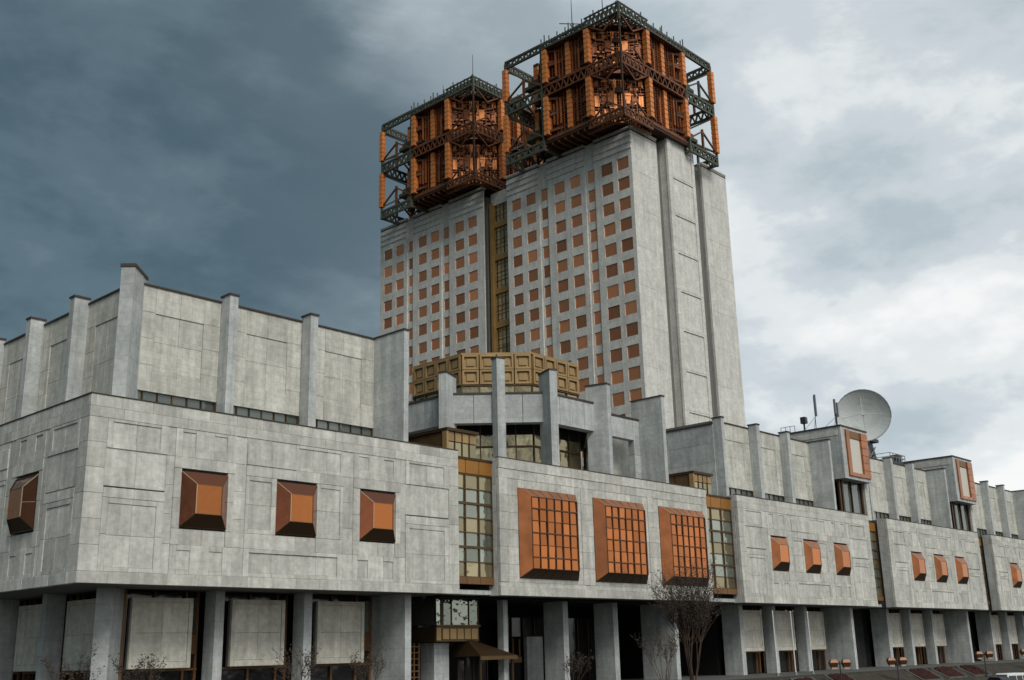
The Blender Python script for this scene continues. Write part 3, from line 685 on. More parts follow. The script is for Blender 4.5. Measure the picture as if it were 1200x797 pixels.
# ------------------------------------------------------------------ tower
TX, TY, TT = 111.5, 33.2, 92.0
tw = thing('office_tower', (TX, TY, GZ), 'tall pale stone tower with rows of small copper windows and three blank end slabs', 'tower')
def hole_panel(us, vs, holes, dep):
    """one connected wall sheet in the plane x=0 with window openings and their reveals; u runs along +y"""
    mb = MB(); idx = {}
    def V(i, j, d):
        k = (i, j, d)
        if k not in idx: idx[k] = len(mb.v); mb.v.append((dep if d else 0.0, us[i], vs[j]))
        return idx[k]
    nu, nv = len(us) - 1, len(vs) - 1
    sol = lambda i, j: 0 <= i < nu and 0 <= j < nv and (i, j) not in holes
    for i in range(nu):
        for j in range(nv):
            if not sol(i, j): continue
            mb.f.append((V(i, j, 0), V(i, j + 1, 0), V(i + 1, j + 1, 0), V(i + 1, j, 0)))
            for di, dj, e in ((-1, 0, ((i, j), (i, j + 1))), (1, 0, ((i + 1, j + 1), (i + 1, j))), (0, -1, ((i + 1, j), (i, j))), (0, 1, ((i, j + 1), (i + 1, j + 1)))):
                if not sol(i + di, j + dj):
                    (p, q), (r_, s_) = e
                    mb.f.append((V(p, q, 0), V(p, q, 1), V(r_, s_, 1), V(r_, s_, 0)))
    return mb
NR = 16; PITCH = 3.875; Z1 = 85.55
def win_panel(y0, y1, wins, x=0.0, dep=0.30, wh=2.3, ztop=TT, glass_='tower_pane', half=False):
    us = [y0 - TY]
    for a, b in wins: us += [a - TY, b - TY]
    us.append(y1 - TY)
    zb = Z1 - (NR - 1) * PITCH - 3
    vs = [zb]
    for r_ in range(NR - 1, -1, -1): z = Z1 - r_ * PITCH; vs += [z - wh / 2, z + wh / 2]
    vs += [87.9, 88.0, 89.3, 89.35, 90.5, 90.55, 91.4]
    vs.append(ztop)
    holes = {(1 + 2 * i, 1 + 2 * r_) for i in range(len(wins)) for r_ in range(NR)}
    mb = hole_panel(us, vs, holes, dep)
    mb.v = [(a + x, b, c) for a, b, c in mb.v]
    o = recalc(part('facade_panel', mb, 'tower_stone', tw))
    for i, (a, b) in enumerate(wins):
        k = ('tp', round(b - a, 1), wh)
        if k not in _cache:
            me = MB().box(0, 0.05, -(b - a) / 2 - 0.05, (b - a) / 2 + 0.05, -wh / 2 - 0.05, wh / 2 + 0.05).mesh('window'); _cache[k] = me
            fm = MB(); e = 0.07; h_ = (b - a) / 2
            fm.box(-0.08, 0.02, -h_, -h_ + e, -wh / 2, wh / 2); _cache[k + ('s',)] = fm.mesh('window_sash')
        for r_ in range(NR):
            w_ = link('window', _cache[k], glass_, tw, (x + dep * 0.5, (a + b) / 2 - TY, Z1 - r_ * PITCH - GZ))
            w_.rotation_euler = (0, random.gauss(0, 0.02), random.gauss(0, 0.02))
    return o
def lines(y0, y1):
    for z in (88.0, 89.2, 90.4): part('string_course', MB().box(-0.18, 0.02, y0 - TY + 0.05, y1 - TY - 0.05, z, z + 0.42 if z > 88.1 else z + 0.5), 'tower_stone', tw)
    part('parapet_line', MB().box(-0.02, 0.3, y0 - TY, y1 - TY, TT - 0.55, TT - 0.25), 'coping', tw)
    part('parapet_cap', MB().box(-0.16, 1.0, y0 - TY, y1 - TY, TT, TT + 0.3), 'tower_stone', tw)
main = [((33.2, 41.7), [(33.95, 36.5), (37.6, 40.2)]), ((44.0, 53.2), [(45.1, 47.6), (49.0, 51.5)]), ((55.4, 63.8), [(56.3, 58.7), (60.1, 62.5)]),
        ((70.3, 80.3), [(72.2, 74.7), (75.9, 78.5)]), ((82.6, 91.4), [(83.3, 85.8), (87.1, 89.6)]), ((93.3, 102.0), [(94.3, 96.8), (98.1, 100.7)])]
for (y0, y1), ws in main: win_panel(y0, y1, ws); lines(y0, y1)
for y0, y1, n0, n1 in ((41.7, 44.0, 41.95, 43.6), (53.2, 55.4, 53.45, 55.05), (80.3, 82.6, 80.55, 82.2), (91.4, 93.3, 91.6, 93.0)):
    win_panel(y0, y1, [(n0, n1)], x=0.285, wh=2.4, ztop=TT - 0.3)
    part('parapet_cap', MB().box(0.15, 1.5, y0 - TY, y1 - TY, TT - 0.3, TT), 'tower_stone', tw)
for y0, y1 in ((33.2, 63.8), (70.3, 102.0)): part('core', MB().box(1.7, 30.0, y0 - TY + 0.7, y1 - TY - 0.05, GZ, TT - 1.2), 'wall_core', tw)
# glazed stair slot between the two halves
part('core', MB().box(3.2, 28, 63.8 - TY, 70.3 - TY, GZ, TT - 2), 'wall_core', tw)
for k in range(22):
    z = 14 + k * PITCH * 0.9
    if z > 88: break
    for j in range(3):
        a = 63.9 - TY + 0.1 + j * 2.05
        part('stair_pane', MB().box(2.6, 2.66, a, a + 1.95, z, z + 1.6), 'stair_glass', tw); part('stair_pane', MB().box(2.6, 2.66, a, a + 1.95, z + 1.65, z + 3.35), 'stair_glass', tw)
    if k % 2 == 0: part('stair_band', MB().box(2.2, 2.6, 63.85 - TY, 70.25 - TY, z - 0.1, z + 1.1), 'stair_ochre', tw)
part('stair_mullion', MB().box(1.6, 2.6, 69.5 - TY, 70.2 - TY, GZ, 89), 'stair_ochre', tw)
for j in ():  part('stair_mullion', MB().box(2.3, 2.6, 63.9 - TY + 0.05 + j * 2.05, 63.9 - TY + 0.15 + j * 2.05, GZ, 89), 'bronze', tw)
for k in range(44): part('stair_transom', MB().box(2.45, 2.6, 63.9 - TY, 70.2 - TY, 14 + k * 1.72, 14.12 + k * 1.72), 'stair_ochre', tw)
for j in range(7): part('stair_mullion', MB().box(2.42, 2.6, 64.0 - TY + j * 1.02, 64.08 - TY + j * 1.02, GZ, 89), 'bronze' if j % 2 else 'stair_ochre', tw)
part('stair_head', MB().box(2.2, 3.5, 63.8 - TY, 70.3 - TY, 88.5, TT - 0.8), 'tower_stone', tw)
# three blank slabs of the end wall
def end_slab(x0, x1, y, top, recess):
    y -= TY
    part('end_wall', MB().box(max(1.7, x0 - TX + 0.2), x1 - TX, y + 0.45, y + 14, GZ, top - 0.1), 'tower_stone', tw)
    nrow = 11; hh = (top - 1.0 - 12) / nrow
    for r_ in range(nrow):
        z0 = 12 + r_ * hh
        if recess:
            e = 1.3
            frame(tw, 'tower_stone', x0 - TX, x1 - TX, z0, z0 + hh, x0 - TX + e, x1 - TX - 0.9, z0 + 0.55, z0 + hh - 0.35, 0.0, 0.16, 1, 1, base=y, name='cladding_slab', thick=0.5)
        else: cell(tw, 'tower_stone', x0 - TX, x1 - TX, z0, z0 + hh, 0, 2, 1, base=y, name='cladding_slab', thick=0.5)
    cell(tw, 'tower_stone', x0 - TX, x1 - TX, top - 1.0, top, 0.0, 2, 1, base=y, name='cladding_slab', thick=0.5)
    part('parapet_line', MB().box(x0 - TX, x1 - TX, y - 0.03, y + 0.2, top - 0.55, top - 0.25), 'coping', tw)
    part('parapet_cap', MB().box(x0 - TX, x1 - TX, y - 0.15, y + 1, top, top + 0.3), 'tower_stone', tw)
end_slab(111.52, 119.4, 33.2, TT, False); end_slab(121.0, 129.6, 31.9, 93.8, True); end_slab(133.8, 142.4, 33.0, 92.0, False)
part('gap_wall', MB().box(118 - TX, 142 - TX, 36.2 - TY, 60 - TY, GZ, TT - 1.4), 'wall_core', tw)
for x0 in (119.7, 130.6): part('gap_pipe', MB().box(x0 - TX, x0 - TX + 0.5, 35.6 - TY, 36.1 - TY, GZ, 90), 'coping', tw)

# ------------------------------------------------------------------ golden crowns
def zig(mb, a, b, h, w, n):
    """flat truss panel between a and b: two chords h apart and a zigzag"""
    a = Vector(a); b = Vector(b); u = Vector((0, 0, h))
    mb.bar(a, b, w); mb.bar(a + u, b + u, w)
    for i in range(n):
        p = a.lerp(b, i / n); q = a.lerp(b, (i + 1) / n); mid = (p + q) / 2 + u
        mb.bar(p, mid, w * 0.7); mb.bar(mid, q, w * 0.7)
def ribbed(cx, cy, wx, wy, z0, z1, step=1.05, g_=0.10, ins=0.07):
    """square column of stacked tiles as one connected skin"""
    n = max(2, round((z1 - z0) / step)); st = (z1 - z0) / n
    prof = []
    for i in range(n):
        za, zb = z0 + i * st, z0 + (i + 1) * st
        prof += [(za + g_ * .5, ins), (za + g_, 0), (zb - g_, 0), (zb - g_ * .5, ins)]
    mb = MB()
    for z, e in prof: mb.v += [(cx - wx / 2 + e, cy - wy / 2 + e, z), (cx + wx / 2 - e, cy - wy / 2 + e, z), (cx + wx / 2 - e, cy + wy / 2 - e, z), (cx - wx / 2 + e, cy + wy / 2 - e, z)]
    for k in range(len(prof) - 1):
        for i in range(4): mb.f.append((4 * k + i, 4 * k + (i + 1) % 4, 4 * k + 4 + (i + 1) % 4, 4 * k + 4 + i))
    mb.f += [(3, 2, 1, 0), tuple(4 * (len(prof) - 1) + i for i in range(4))]
    return mb
LV = [(94.1, 102.0), (104.9, 111.9)]       # the two tiers
CB, CT = 91.0, 113.6
def crown(x, y, label):
    r = thing('golden_crown', (x, y, CB - 1), label, 'roof structure', 'golden lattice crowns on the tower')
    P = lambda n, mb, mt: part(n, mb, mt, r)
    XE, YE = 30.6, 29.4              # plan size
    A = [7.9, 13.2, 18.2, 23.5, 28.6]    # column stations along +y on the x=0 face
    B = [8.6, 14.4, 20.0, 25.6, 30.0]    # along +x on the y=0 face
    # core: cross shaped in plan with a cut near corner
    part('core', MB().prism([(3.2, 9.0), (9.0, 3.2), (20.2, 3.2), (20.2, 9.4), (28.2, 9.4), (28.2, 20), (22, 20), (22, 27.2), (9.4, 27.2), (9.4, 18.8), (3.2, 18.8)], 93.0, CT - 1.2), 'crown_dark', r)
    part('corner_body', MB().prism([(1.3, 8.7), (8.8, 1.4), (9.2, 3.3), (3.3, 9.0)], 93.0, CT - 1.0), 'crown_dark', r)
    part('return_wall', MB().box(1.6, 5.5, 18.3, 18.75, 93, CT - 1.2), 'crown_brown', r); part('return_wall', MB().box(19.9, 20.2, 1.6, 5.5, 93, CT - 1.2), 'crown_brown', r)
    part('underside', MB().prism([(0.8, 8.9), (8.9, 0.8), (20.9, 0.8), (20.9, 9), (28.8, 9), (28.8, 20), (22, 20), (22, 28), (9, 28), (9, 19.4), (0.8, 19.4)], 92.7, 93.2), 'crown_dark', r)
    part('stem', MB().prism([(6.5, 7), (9, 4.6), (26, 6), (26, 27), (6.5, 27)], CB - 0.4, 92.7), 'crown_dark', r)
    for k in range(7): part('soffit_beam', MB().box(0.9, 6.4, 9.6 + k * 1.55, 9.9 + k * 1.55, 92.2, 92.7), 'crown_brown', r)
    for (z0, z1) in LV:
        # face columns
        for k, a in enumerate(A):
            inn = (0.95 if k == 1 else 3.6) if k in (1, 3) else 0.0
            part('gilded_column', ribbed(0.5 + inn, a, 1.0, 1.0, z0, z1), 'crown_gold', r)
        for k, b in enumerate(B):
            inn = (0.95 if k == 1 else 3.6) if k in (1, 3) else 0.0
            part('gilded_column', ribbed(b, 0.5 + inn, 1.0, 1.0, z0, z1), 'crown_gold', r)
        # inner cage corners
        for (cx, cy) in ((9.0, 28.6), (30.0, 9.0), (9.0, 19.2), (20.8, 9.0)): part('gilded_column', ribbed(cx, cy, 0.9, 0.9, z0, z1), 'crown_gold', r)
        # recessed panels between the columns: louvred brown ribs and braces
        h = z1 - z0
        for (u0, u1) in ((8.6, 17.6),):
            n = 9
            for i in range(n):
                u = u0 + (u1 - u0) * (i + .5) / n
                part('rib', MB().box(2.75, 3.22, u - 0.3, u + 0.3, z0 - 0.8, z1 + 0.2), 'crown_brown', r)
                v = 9.4 + (19.4 - 9.4) * (i + .5) / n
                part('rib', MB().box(v - 0.3, v + 0.3, 2.75, 3.22, z0 - 0.8, z1 + 0.2), 'crown_brown', r)
            for s in (0, 1):
                part('brace', MB().bar((2.5, u0, z0 + (h * .2 if s else h * .75)), (2.5, u1, z0 + (h * .75 if s else h * .2)), 0.38), 'crown_brown', r)
                part('brace', MB().bar((9.4, 2.5, z0 + (h * .2 if s else h * .75)), (19.4, 2.5, z0 + (h * .75 if s else h * .2)), 0.38), 'crown_brown', r)
        # beams from the outer columns in to the recessed middle column, at several heights
        for f_ in (0.08, 0.5, 0.62, 0.95):
            z_ = z0 + h * f_
            for (a_, b_) in (((0.5, A[0]), (2.4, A[1])), ((0.5, A[2]), (2.4, A[1])), ((0.5, A[2]), (2.9, A[2] - 3.0)), ((0.5, A[0]), (2.9, A[0] + 2.4))):
                part('beam', MB().bar((*a_, z_), (*b_, z_ + 0.9 * (1 if f_ < .6 else -1)), 0.34, 0.5), random.choice(('crown_brown', 'crown_dark', 'crown_brown', 'crown_dark')), r)
            for (a_, b_) in (((B[0], 0.5), (B[1], 2.4)), ((B[2], 0.5), (B[1], 2.4)), ((B[2], 0.5), (B[2] - 3.0, 2.9)), ((B[0], 0.5), (B[0] + 2.6, 2.9))):
                part('beam', MB().bar((*a_, z_), (*b_, z_ + 0.9 * (1 if f_ < .6 else -1)), 0.34, 0.5), random.choice(('crown_brown', 'crown_dark', 'crown_brown', 'crown_dark')), r)
        for k in range(12):
            u = 8.9 + k * 0.8
            if abs(u - A[1]) < 0.75: continue
            v = 9.6 + (u - 8.9) * 1.15; e0 = random.uniform(0.0, 2.4); e1 = random.uniform(0.0, 2.8); x_ = random.choice((0.9, 1.5, 2.1))
            part('hanging_slat', MB().box(x_, x_ + 0.3, u - 0.15, u + 0.15, z0 - 0.4 + e0, z1 + 0.2 - e1), random.choice(('crown_brown', 'crown_rust', 'crown_rust')), r)
            part('hanging_slat', MB().box(v - 0.15, v + 0.15, x_, x_ + 0.3, z0 - 0.4 + e0, z1 + 0.2 - e1), random.choice(('crown_brown', 'crown_rust', 'crown_rust')), r)
        # small gilded blocks scattered in the recess
        for _ in range(30):
            u = random.uniform(9.0, 17.4); q_ = z0 + random.uniform(0.3, h - 1.2); w_ = random.uniform(0.25, 0.7); v = 9.6 + (u - 9) * 1.15
            part('gilded_block', MB().box(2.1, 2.72, u - w_ / 2, u + w_ / 2, q_, q_ + random.uniform(0.3, 1.3)), random.choice(('crown_rust', 'crown_brown', 'crown_rust', 'crown_gold')), r)
            part('gilded_block', MB().box(v - w_ / 2, v + w_ / 2, 2.1, 2.72, q_, q_ + random.uniform(0.3, 1.3)), random.choice(('crown_rust', 'crown_brown', 'crown_rust', 'crown_gold')), r)
        # chamfered corner: fretwork of gilded boxes on the cut face
        c0 = Vector((1.3, 8.6)); c1 = Vector((9.0, 1.3)); t_ = (c1 - c0).normalized(); n_ = Vector((-s2, -s2)); ln = (c1 - c0).length
        def fb(u0, u1, q0, q1, d0, d1, mt=None, nm='fret'):
            mt = mt or random.choice(('crown_rust', 'crown_rust', 'crown_gold') if z0 < 100 else ('crown_rust', 'crown_rust', 'crown_gold'))
            o = MB().prism([tuple(c0 + t_ * u0 + n_ * d0), tuple(c0 + t_ * u1 + n_ * d0), tuple(c0 + t_ * u1 + n_ * d1), tuple(c0 + t_ * u0 + n_ * d1)], q0, q1)
            part(nm, o, mt, r)
        H = lambda f: z0 + h * f
        for sgn in (0, 1):
            fr_ = random.Random(int(z0))
            def mir(a, b, *k, **kk):
                a, b = a * ln, b * ln
                if sgn: a, b = ln - b, ln - a
                fb(a, b, *k, **kk)
            mir(0.41, 0.46, H(0.02), H(0.98), 0, 0.7, mt='crown_gold')                        # central pair of pilasters
            mir(0.30, 0.40, H(0.36), H(0.62), 0, 0.9); mir(0.30, 0.44, H(0.62), H(0.70), 0, 0.75); mir(0.33, 0.44, H(0.26), H(0.33), 0, 0.7)
            mir(0.20, 0.28, H(0.44), H(0.56), 0, 0.6); mir(0.08, 0.16, H(0.30), H(0.62), 0, 0.55); mir(0.16, 0.30, H(0.72), H(0.78), 0, 0.5)
            mir(0.08, 0.16, H(0.02), H(0.18), 0, 0.55); mir(0.18, 0.30, H(0.0), H(0.06), 0, 0.6); mir(0.24, 0.30, H(0.08), H(0.24), 0, 0.5)
            mir(0.08, 0.15, H(0.78), H(0.97), 0, 0.55); mir(0.20, 0.34, H(0.92), H(0.98), 0, 0.6); mir(0.26, 0.34, H(0.78), H(0.9), 0, 0.5)
            mir(0.16, 0.30, H(0.37), H(0.41), 0, 0.5); mir(0.16, 0.30, H(0.59), H(0.63), 0, 0.5)
            for _ in range(50):
                a_ = fr_.uniform(0.06, 0.44); b_ = a_ + fr_.uniform(0.012, 0.04); f0 = fr_.uniform(0.0, 0.95); f1 = f0 + fr_.choice((0.025, 0.03, 0.10, 0.16)) 
                mir(a_, b_ if f1 - f0 > 0.05 else b_ + 0.05, H(f0), H(min(f1, 1.0)), 0, fr_.uniform(0.3, 1.0), mt=fr_.choice(('crown_rust', 'crown_rust', 'crown_dark', 'crown_brown', 'crown_dark')))
            # stepped dark canopy over the tier
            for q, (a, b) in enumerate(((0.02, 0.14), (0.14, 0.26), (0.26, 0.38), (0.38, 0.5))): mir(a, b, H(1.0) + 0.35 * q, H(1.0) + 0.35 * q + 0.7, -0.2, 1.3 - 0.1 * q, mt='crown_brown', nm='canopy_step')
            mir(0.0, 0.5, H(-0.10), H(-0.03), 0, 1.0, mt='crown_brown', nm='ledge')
        for k in range(15):
            zz_ = z0 + h * (k + .5) / 15
            fb(0.05 * ln, 0.95 * ln, zz_, zz_ + 0.09, 0.0, 0.42, mt='crown_brown', nm='fine_bar')
            part('fine_bar', MB().box(1.35, 1.47, 8.6, 18.4, zz_, zz_ + 0.1), random.choice(('crown_brown', 'crown_rust')), r); part('fine_bar', MB().box(9.4, 20, 1.35, 1.47, zz_, zz_ + 0.1), random.choice(('crown_brown', 'crown_rust')), r)
        for k in range(12):
            u_ = 8.9 + k * 0.82; part('fine_bar', MB().box(1.2, 1.34, u_, u_ + 0.1, z0, z1), random.choice(('crown_brown', 'crown_rust')), r); part('fine_bar', MB().box(9.6 + k * 0.86, 9.7 + k * 0.86, 1.2, 1.34, z0, z1), random.choice(('crown_brown', 'crown_rust')), r)
            fb((0.06 + 0.074 * k) * ln, (0.06 + 0.074 * k) * ln + 0.1, z0, z1, 0.42, 0.55, mt='crown_rust', nm='fine_bar')
        fb(0.44 * ln, 0.56 * ln, H(0.64), H(0.76), 0.1, 1.0, mt='crown_dark', nm='boss')
        part('fret_back_panel', MB().prism([tuple(c0 + n_ * -0.3), tuple(c1 + n_ * -0.3), tuple(c1 + n_ * 0.02), tuple(c0 + n_ * 0.02)], z0 - 0.9, z1 + (0.3 if z0 < 100 else 1.2)), 'crown_brown', r)  # plain brown backing of the fretwork
    c0 = Vector((1.3, 8.6)); c1 = Vector((9.0, 1.3))
    # gilded sill at the foot of the corner
    part('corner_sill', MB().prism([tuple(c0 + Vector((-0.9, -0.9))), tuple(c1 + Vector((-0.9, -0.9))), tuple(c1), tuple(c0)], LV[0][0] - 1.15, LV[0][0] - 0.6), 'crown_rust', r)
    # ledges round the solid faces: at the foot, between the tiers and under the roof truss
    for z, hh, d in ((LV[0][0] - 0.9, 0.6, 1.9), (102.3, 0.5, 1.9), (104.3, 0.4, 2.2), (112.0, 0.4, 2.2)):
        part('ledge', MB().box(1.6 - d + 1.0, 3.3, 8.6, 18.7, z, z + hh), 'crown_brown', r)
        part('ledge', MB().box(9.4, 20.1, 1.6 - d + 1.0, 3.3, z, z + hh), 'crown_brown', r)
    # open lattice between the tiers
    for z in (102.2, 112.2):
        mb = MB(); zig(mb, (0.3, 7.4, z), (0.3, 18.7, z), 1.9 if z < 110 else 1.2, 0.26, 8); part('belt_truss', mb, 'crown_brown' if z < 110 else 'truss_green', r)
        mb = MB(); zig(mb, (8.0, 0.3, z), (20.5, 0.3, z), 1.9 if z < 110 else 1.2, 0.26, 8); part('belt_truss', mb, 'crown_brown' if z < 110 else 'truss_green', r)
    # cages at the outer corners: posts, trusses on every side at three levels, diagonals
    for (x0, x1, y0, y1, ox, oy) in ((0.5, 9.0, 19.2, 28.6, 0, 1), (20.8, 30.0, 0.5, 9.0, 1, 0)):
        cs = [(x0, y0), (x1, y0), (x1, y1), (x0, y1)]
        for (cx, cy) in cs: part('cage_post', MB().box(cx - 0.2, cx + 0.2, cy - 0.2, cy + 0.2, CB + 0.4, CT - 0.4), 'truss_green', r)
        for i in range(4):
            a, b = cs[i], cs[(i + 1) % 4]
            for z, hh in ((CB + 0.7, 1.5), (102.2, 1.9), (112.2, 1.3)):
                mb = MB(); zig(mb, (*a, z), (*b, z), hh, 0.42, 6); part('cage_truss', mb, 'truss_green', r)
            if True:
                for (z0, z1) in LV:
                    A_ = Vector((*a, z0)); B_ = Vector((*b, z0)); up_ = Vector((0, 0, z1 - z0)); mid = (A_ + B_) / 2
                    mb = MB(); mb.bar(mid - Vector((0, 0, 0.6)), mid + up_ * 0.45, 0.4)
                    mb.bar(A_ + up_ * 0.02, mid + up_ * 0.4, 0.3); mb.bar(B_ + up_ * 0.02, mid + up_ * 0.4, 0.3)
                    part('cage_brace', mb, random.choice(('truss_green', 'crown_brown')), r)
        for (z0, z1) in LV:
            mx_, my_ = (x0 + x1) / 2, (y0 + y1) / 2
            part('cage_core', MB().box(mx_ - 0.6, mx_ + 0.6, my_ - 0.6, my_ + 0.6, z0 - 1, z1 + 1), 'crown_dark', r)
            for q_ in range(3): part('cage_knot', MB().box(mx_ - 1.9 + 0.5 * q_, mx_ + 1.9 - 0.5 * q_, my_ - 1.9 + 0.5 * q_, my_ + 1.9 - 0.5 * q_, z0 + 2.2 + q_ * 1.1, z0 + 2.9 + q_ * 1.1), 'truss_green', r)
            mb = MB()
            for (cx, cy) in cs: mb.bar((cx, cy, z0 + 0.2), (mx_, my_, z0 + 3.2), 0.26); mb.bar((cx, cy, z1 - 0.2), (mx_, my_, z1 - 3.2), 0.26)
            part('cage_brace', mb, 'truss_green', r)
    # roof edge truss that runs out to the square near corner
    for (a, b, z, hh, n) in (((0.2, 8.2), (0.2, 0.2), 112.2, 1.9, 8), ((0.2, 0.2), (9.0, 0.2), 112.2, 1.9, 8), ((0.2, 18.8), (0.2, 8.2), 112.2, 0.9, 12), ((9.0, 0.2), (20.6, 0.2), 112.2, 0.9, 12)):
        for off_, up_ in ((0, 0), (1.3, 0.25), (2.8, 0.1)):
            o_ = Vector((off_, off_, up_)); mb = MB(); zig(mb, Vector((*a, z)) + o_, Vector((*b, z)) + o_, hh, 0.26, n); part('roof_truss', mb, 'truss_green', r)
    mb = MB()
    for k in range(29):
        f_ = k / 28
        p_ = Vector((0.2, 19 - 18.8 * f_, 112.3)); mb.bar(p_, p_ + Vector((2.8, 1.4 if k == 28 else 0, 0.5)), 0.22); mb.bar(p_ + Vector((0.2, 0, 0.6)), p_ + Vector((0.2, 0, 1.5 if k % 3 else 2.3)), 0.16)
        p_ = Vector((0.2 + 20.4 * f_, 0.2, 112.3)); mb.bar(p_, p_ + Vector((1.4 if k == 0 else 0, 2.8, 0.5)), 0.22); mb.bar(p_ + Vector((0, 0.2, 0.6)), p_ + Vector((0, 0.2, 1.5 if k % 3 else 2.3)), 0.16)
    part('roof_tie', mb, 'truss_green', r)
    for z, hh in ((91.9, 1.4), (102.2, 2.0)):  # corner cage browner than the green ones, its backlit shade put into colour
        for (a, b) in (((0.4, 8.2), (0.4, 0.4)), ((0.4, 0.4), (8.8, 0.4))):
            for off_ in (0, 1.6):
                mb = MB(); zig(mb, (a[0] + off_, a[1] + off_, z), (b[0] + off_, b[1] + off_, z), hh, 0.34, 7); part('corner_truss', mb, 'crown_brown', r)
        for k in range(9):
            part('corner_tie', MB().bar((0.4, 0.4 + k, z + 0.1), (0.4 + 2.6, 0.4 + k + 2.0, z + hh), 0.22), 'crown_brown', r); part('corner_tie', MB().bar((0.4 + k, 0.4, z + 0.1), (0.4 + k + 2.0, 0.4 + 2.6, z + hh), 0.22), 'crown_brown', r)
    part('corner_post', MB().box(0.25, 0.55, 0.25, 0.55, 91.9, 112.2), 'crown_dark', r)
    for (z0, z1) in LV:
        for (p_, q_) in (((0.4, 0.4), (0.4, 7.6)), ((0.4, 0.4), (8.2, 0.4))):
            part('corner_brace', MB().bar((*p_, z0 - 1.0), ((p_[0] + q_[0]) / 2, (p_[1] + q_[1]) / 2, z0 + 1.6), 0.26), 'crown_brown', r); part('corner_brace', MB().bar((*q_, z0 - 1.0), ((p_[0] + q_[0]) / 2, (p_[1] + q_[1]) / 2, z0 + 1.6), 0.26), 'crown_brown', r)
            part('corner_brace', MB().bar((*p_, z1 + 0.4), ((p_[0] + q_[0]) / 2, (p_[1] + q_[1]) / 2, z1 - 2.0), 0.26), 'crown_brown', r); part('corner_brace', MB().bar((*q_, z1 + 0.4), ((p_[0] + q_[0]) / 2, (p_[1] + q_[1]) / 2, z1 - 2.0), 0.26), 'crown_brown', r)
    part('corner_post', MB().bar((0.3, 0.3, 110.6), (0.3, 0.3, 114.2), 0.4), 'truss_green', r)
    for (px, py) in ((0.2, 6), (0.2, 12), (0.2, 18), (7, 0.2), (13.5, 0.2), (20.4, 0.2)): part('finial', MB().bar((px, py, 113.4), (px, py, 115.0), 0.16), 'truss_green', r)
    part('roof', MB().prism([(2.5, 9.2), (9.6, 2.5), (20.6, 2.5), (20.6, 9.4), (28, 9.4), (28, 20), (22, 20), (22, 27), (9.4, 27), (9.4, 19.0), (2.5, 19.0)], CT - 1.2, CT - 0.8), 'crown_dark', r)
    return r
cr = crown(106.2, 30.3, 'nearer and taller looking copper gold lattice crown on the right half of the tower')
c = copy_tree(cr, None, (106.2, 67.4, CB - 1)); c['label'] = 'farther copper gold lattice crown on the left half of the tower'

# antennas on the crowns
def antenna(x, y, z, h, label, arms=()):
    r = thing('antenna', (x, y, z), label, 'antenna', 'antennas on the roofs')
    part('mast', MB().tube((0, 0, z), (0, 0, z + h), 0.11, 0.05), 'dark_steel', r)
    for (dz, a, l_) in arms: part('arm', MB().bar((-l_ * math.cos(a), -l_ * math.sin(a), z + dz), (l_ * math.cos(a), l_ * math.sin(a), z + dz + l_ * 0.25), 0.13), 'dark_steel', r)
    return r
antenna(108.4, 69.6, 112.6, 8.0, 'thin tall lightning mast on the peak of the farther golden crown', ((2.0, 0.8, 0.5),))
antenna(107.2, 42.0, 112.5, 8.5, 'thin mast with angled boom on the left shoulder of the nearer golden crown', ((2.2, 2.2, 2.4), (1.6, 0.4, 1.2)))
antenna(107.6, 35.0, 113.2, 6.0, 'short thick rod beside the peak of the nearer golden crown', ((0.8, 1.2, 0.4),))
antenna(107.0, 77.0, 112.0, 4.0, 'small bent aerial on the left shoulder of the farther golden crown', ((1.6, 2.0, 1.0),))

# ------------------------------------------------------------------ satellite dish and roof aerials
D = thing('satellite_dish', (157.6, 17.0, 30.7), 'big pale satellite dish turned skyward behind the nearer roof box', 'satellite dish')
dc = Vector((0, 0, 11.8)); aim = Vector((-0.89, -0.42, 0.06)).normalized(); q = aim.orthogonal().normalized(); w_ = aim.cross(q)
RD = 4.95; NS = 32
prof = [(0.0, 0.0), (0.12, 0.02), (0.3, 0.11), (0.5, 0.30), (0.7, 0.58), (0.85, 0.86), (1.0, 1.19)]
# one continuous bowl with an outer skin
mb = MB(); rings = []
for side in (0, 1):
    for (rr, dd) in (prof if side == 0 else prof[::-1]):
        ring = []
        for k in range(NS):
            an = 2 * math.pi * k / NS
            ring.append(dc + aim * (dd - (0.16 if side else 0)) * 1.6 + (q * math.cos(an) + w_ * math.sin(an)) * max(rr, 0.02) * RD)
        rings.append(len(mb.v)); mb.v += [tuple(v) for v in ring]
for a_, b_ in zip(rings, rings[1:]):
    for k in range(NS): mb.f.append((a_ + k, a_ + (k + 1) % NS, b_ + (k + 1) % NS, b_ + k))
mb.f.append(tuple(rings[0] + k for k in range(NS)))
def lpart(n, mb, mt, root): return link(n, mb.mesh(n), mt, root)
lpart('reflector', mb, 'dish_paint', D)
mb = MB(); NSEG = 32
for k in range(NSEG):
    a0, a1 = 2 * math.pi * k / NSEG, 2 * math.pi * (k + 1) / NSEG
    mb.bar(dc + aim * 1.9 + (q * math.cos(a0) + w_ * math.sin(a0)) * RD, dc + aim * 1.9 + (q * math.cos(a1) + w_ * math.sin(a1)) * RD, 0.14)
lpart('rim_ring', mb, 'steel', D)
foc = dc + aim * 3.0
for k in range(4):
    an = math.pi / 4 + k * math.pi / 2
    lpart('feed_strut', MB().tube(dc + aim * 1.1 + (q * math.cos(an) + w_ * math.sin(an)) * RD * 0.78, foc, 0.035), 'dish_paint', D)
lpart('feed_horn', MB().tube(foc - aim * 0.8, foc + aim * 0.3, 0.28, 0.36, 10), 'dish_paint', D)
lpart('hub', MB().tube(dc - aim * 2.0, dc - aim * 0.15, 1.4, 1.9, 12), 'steel', D)
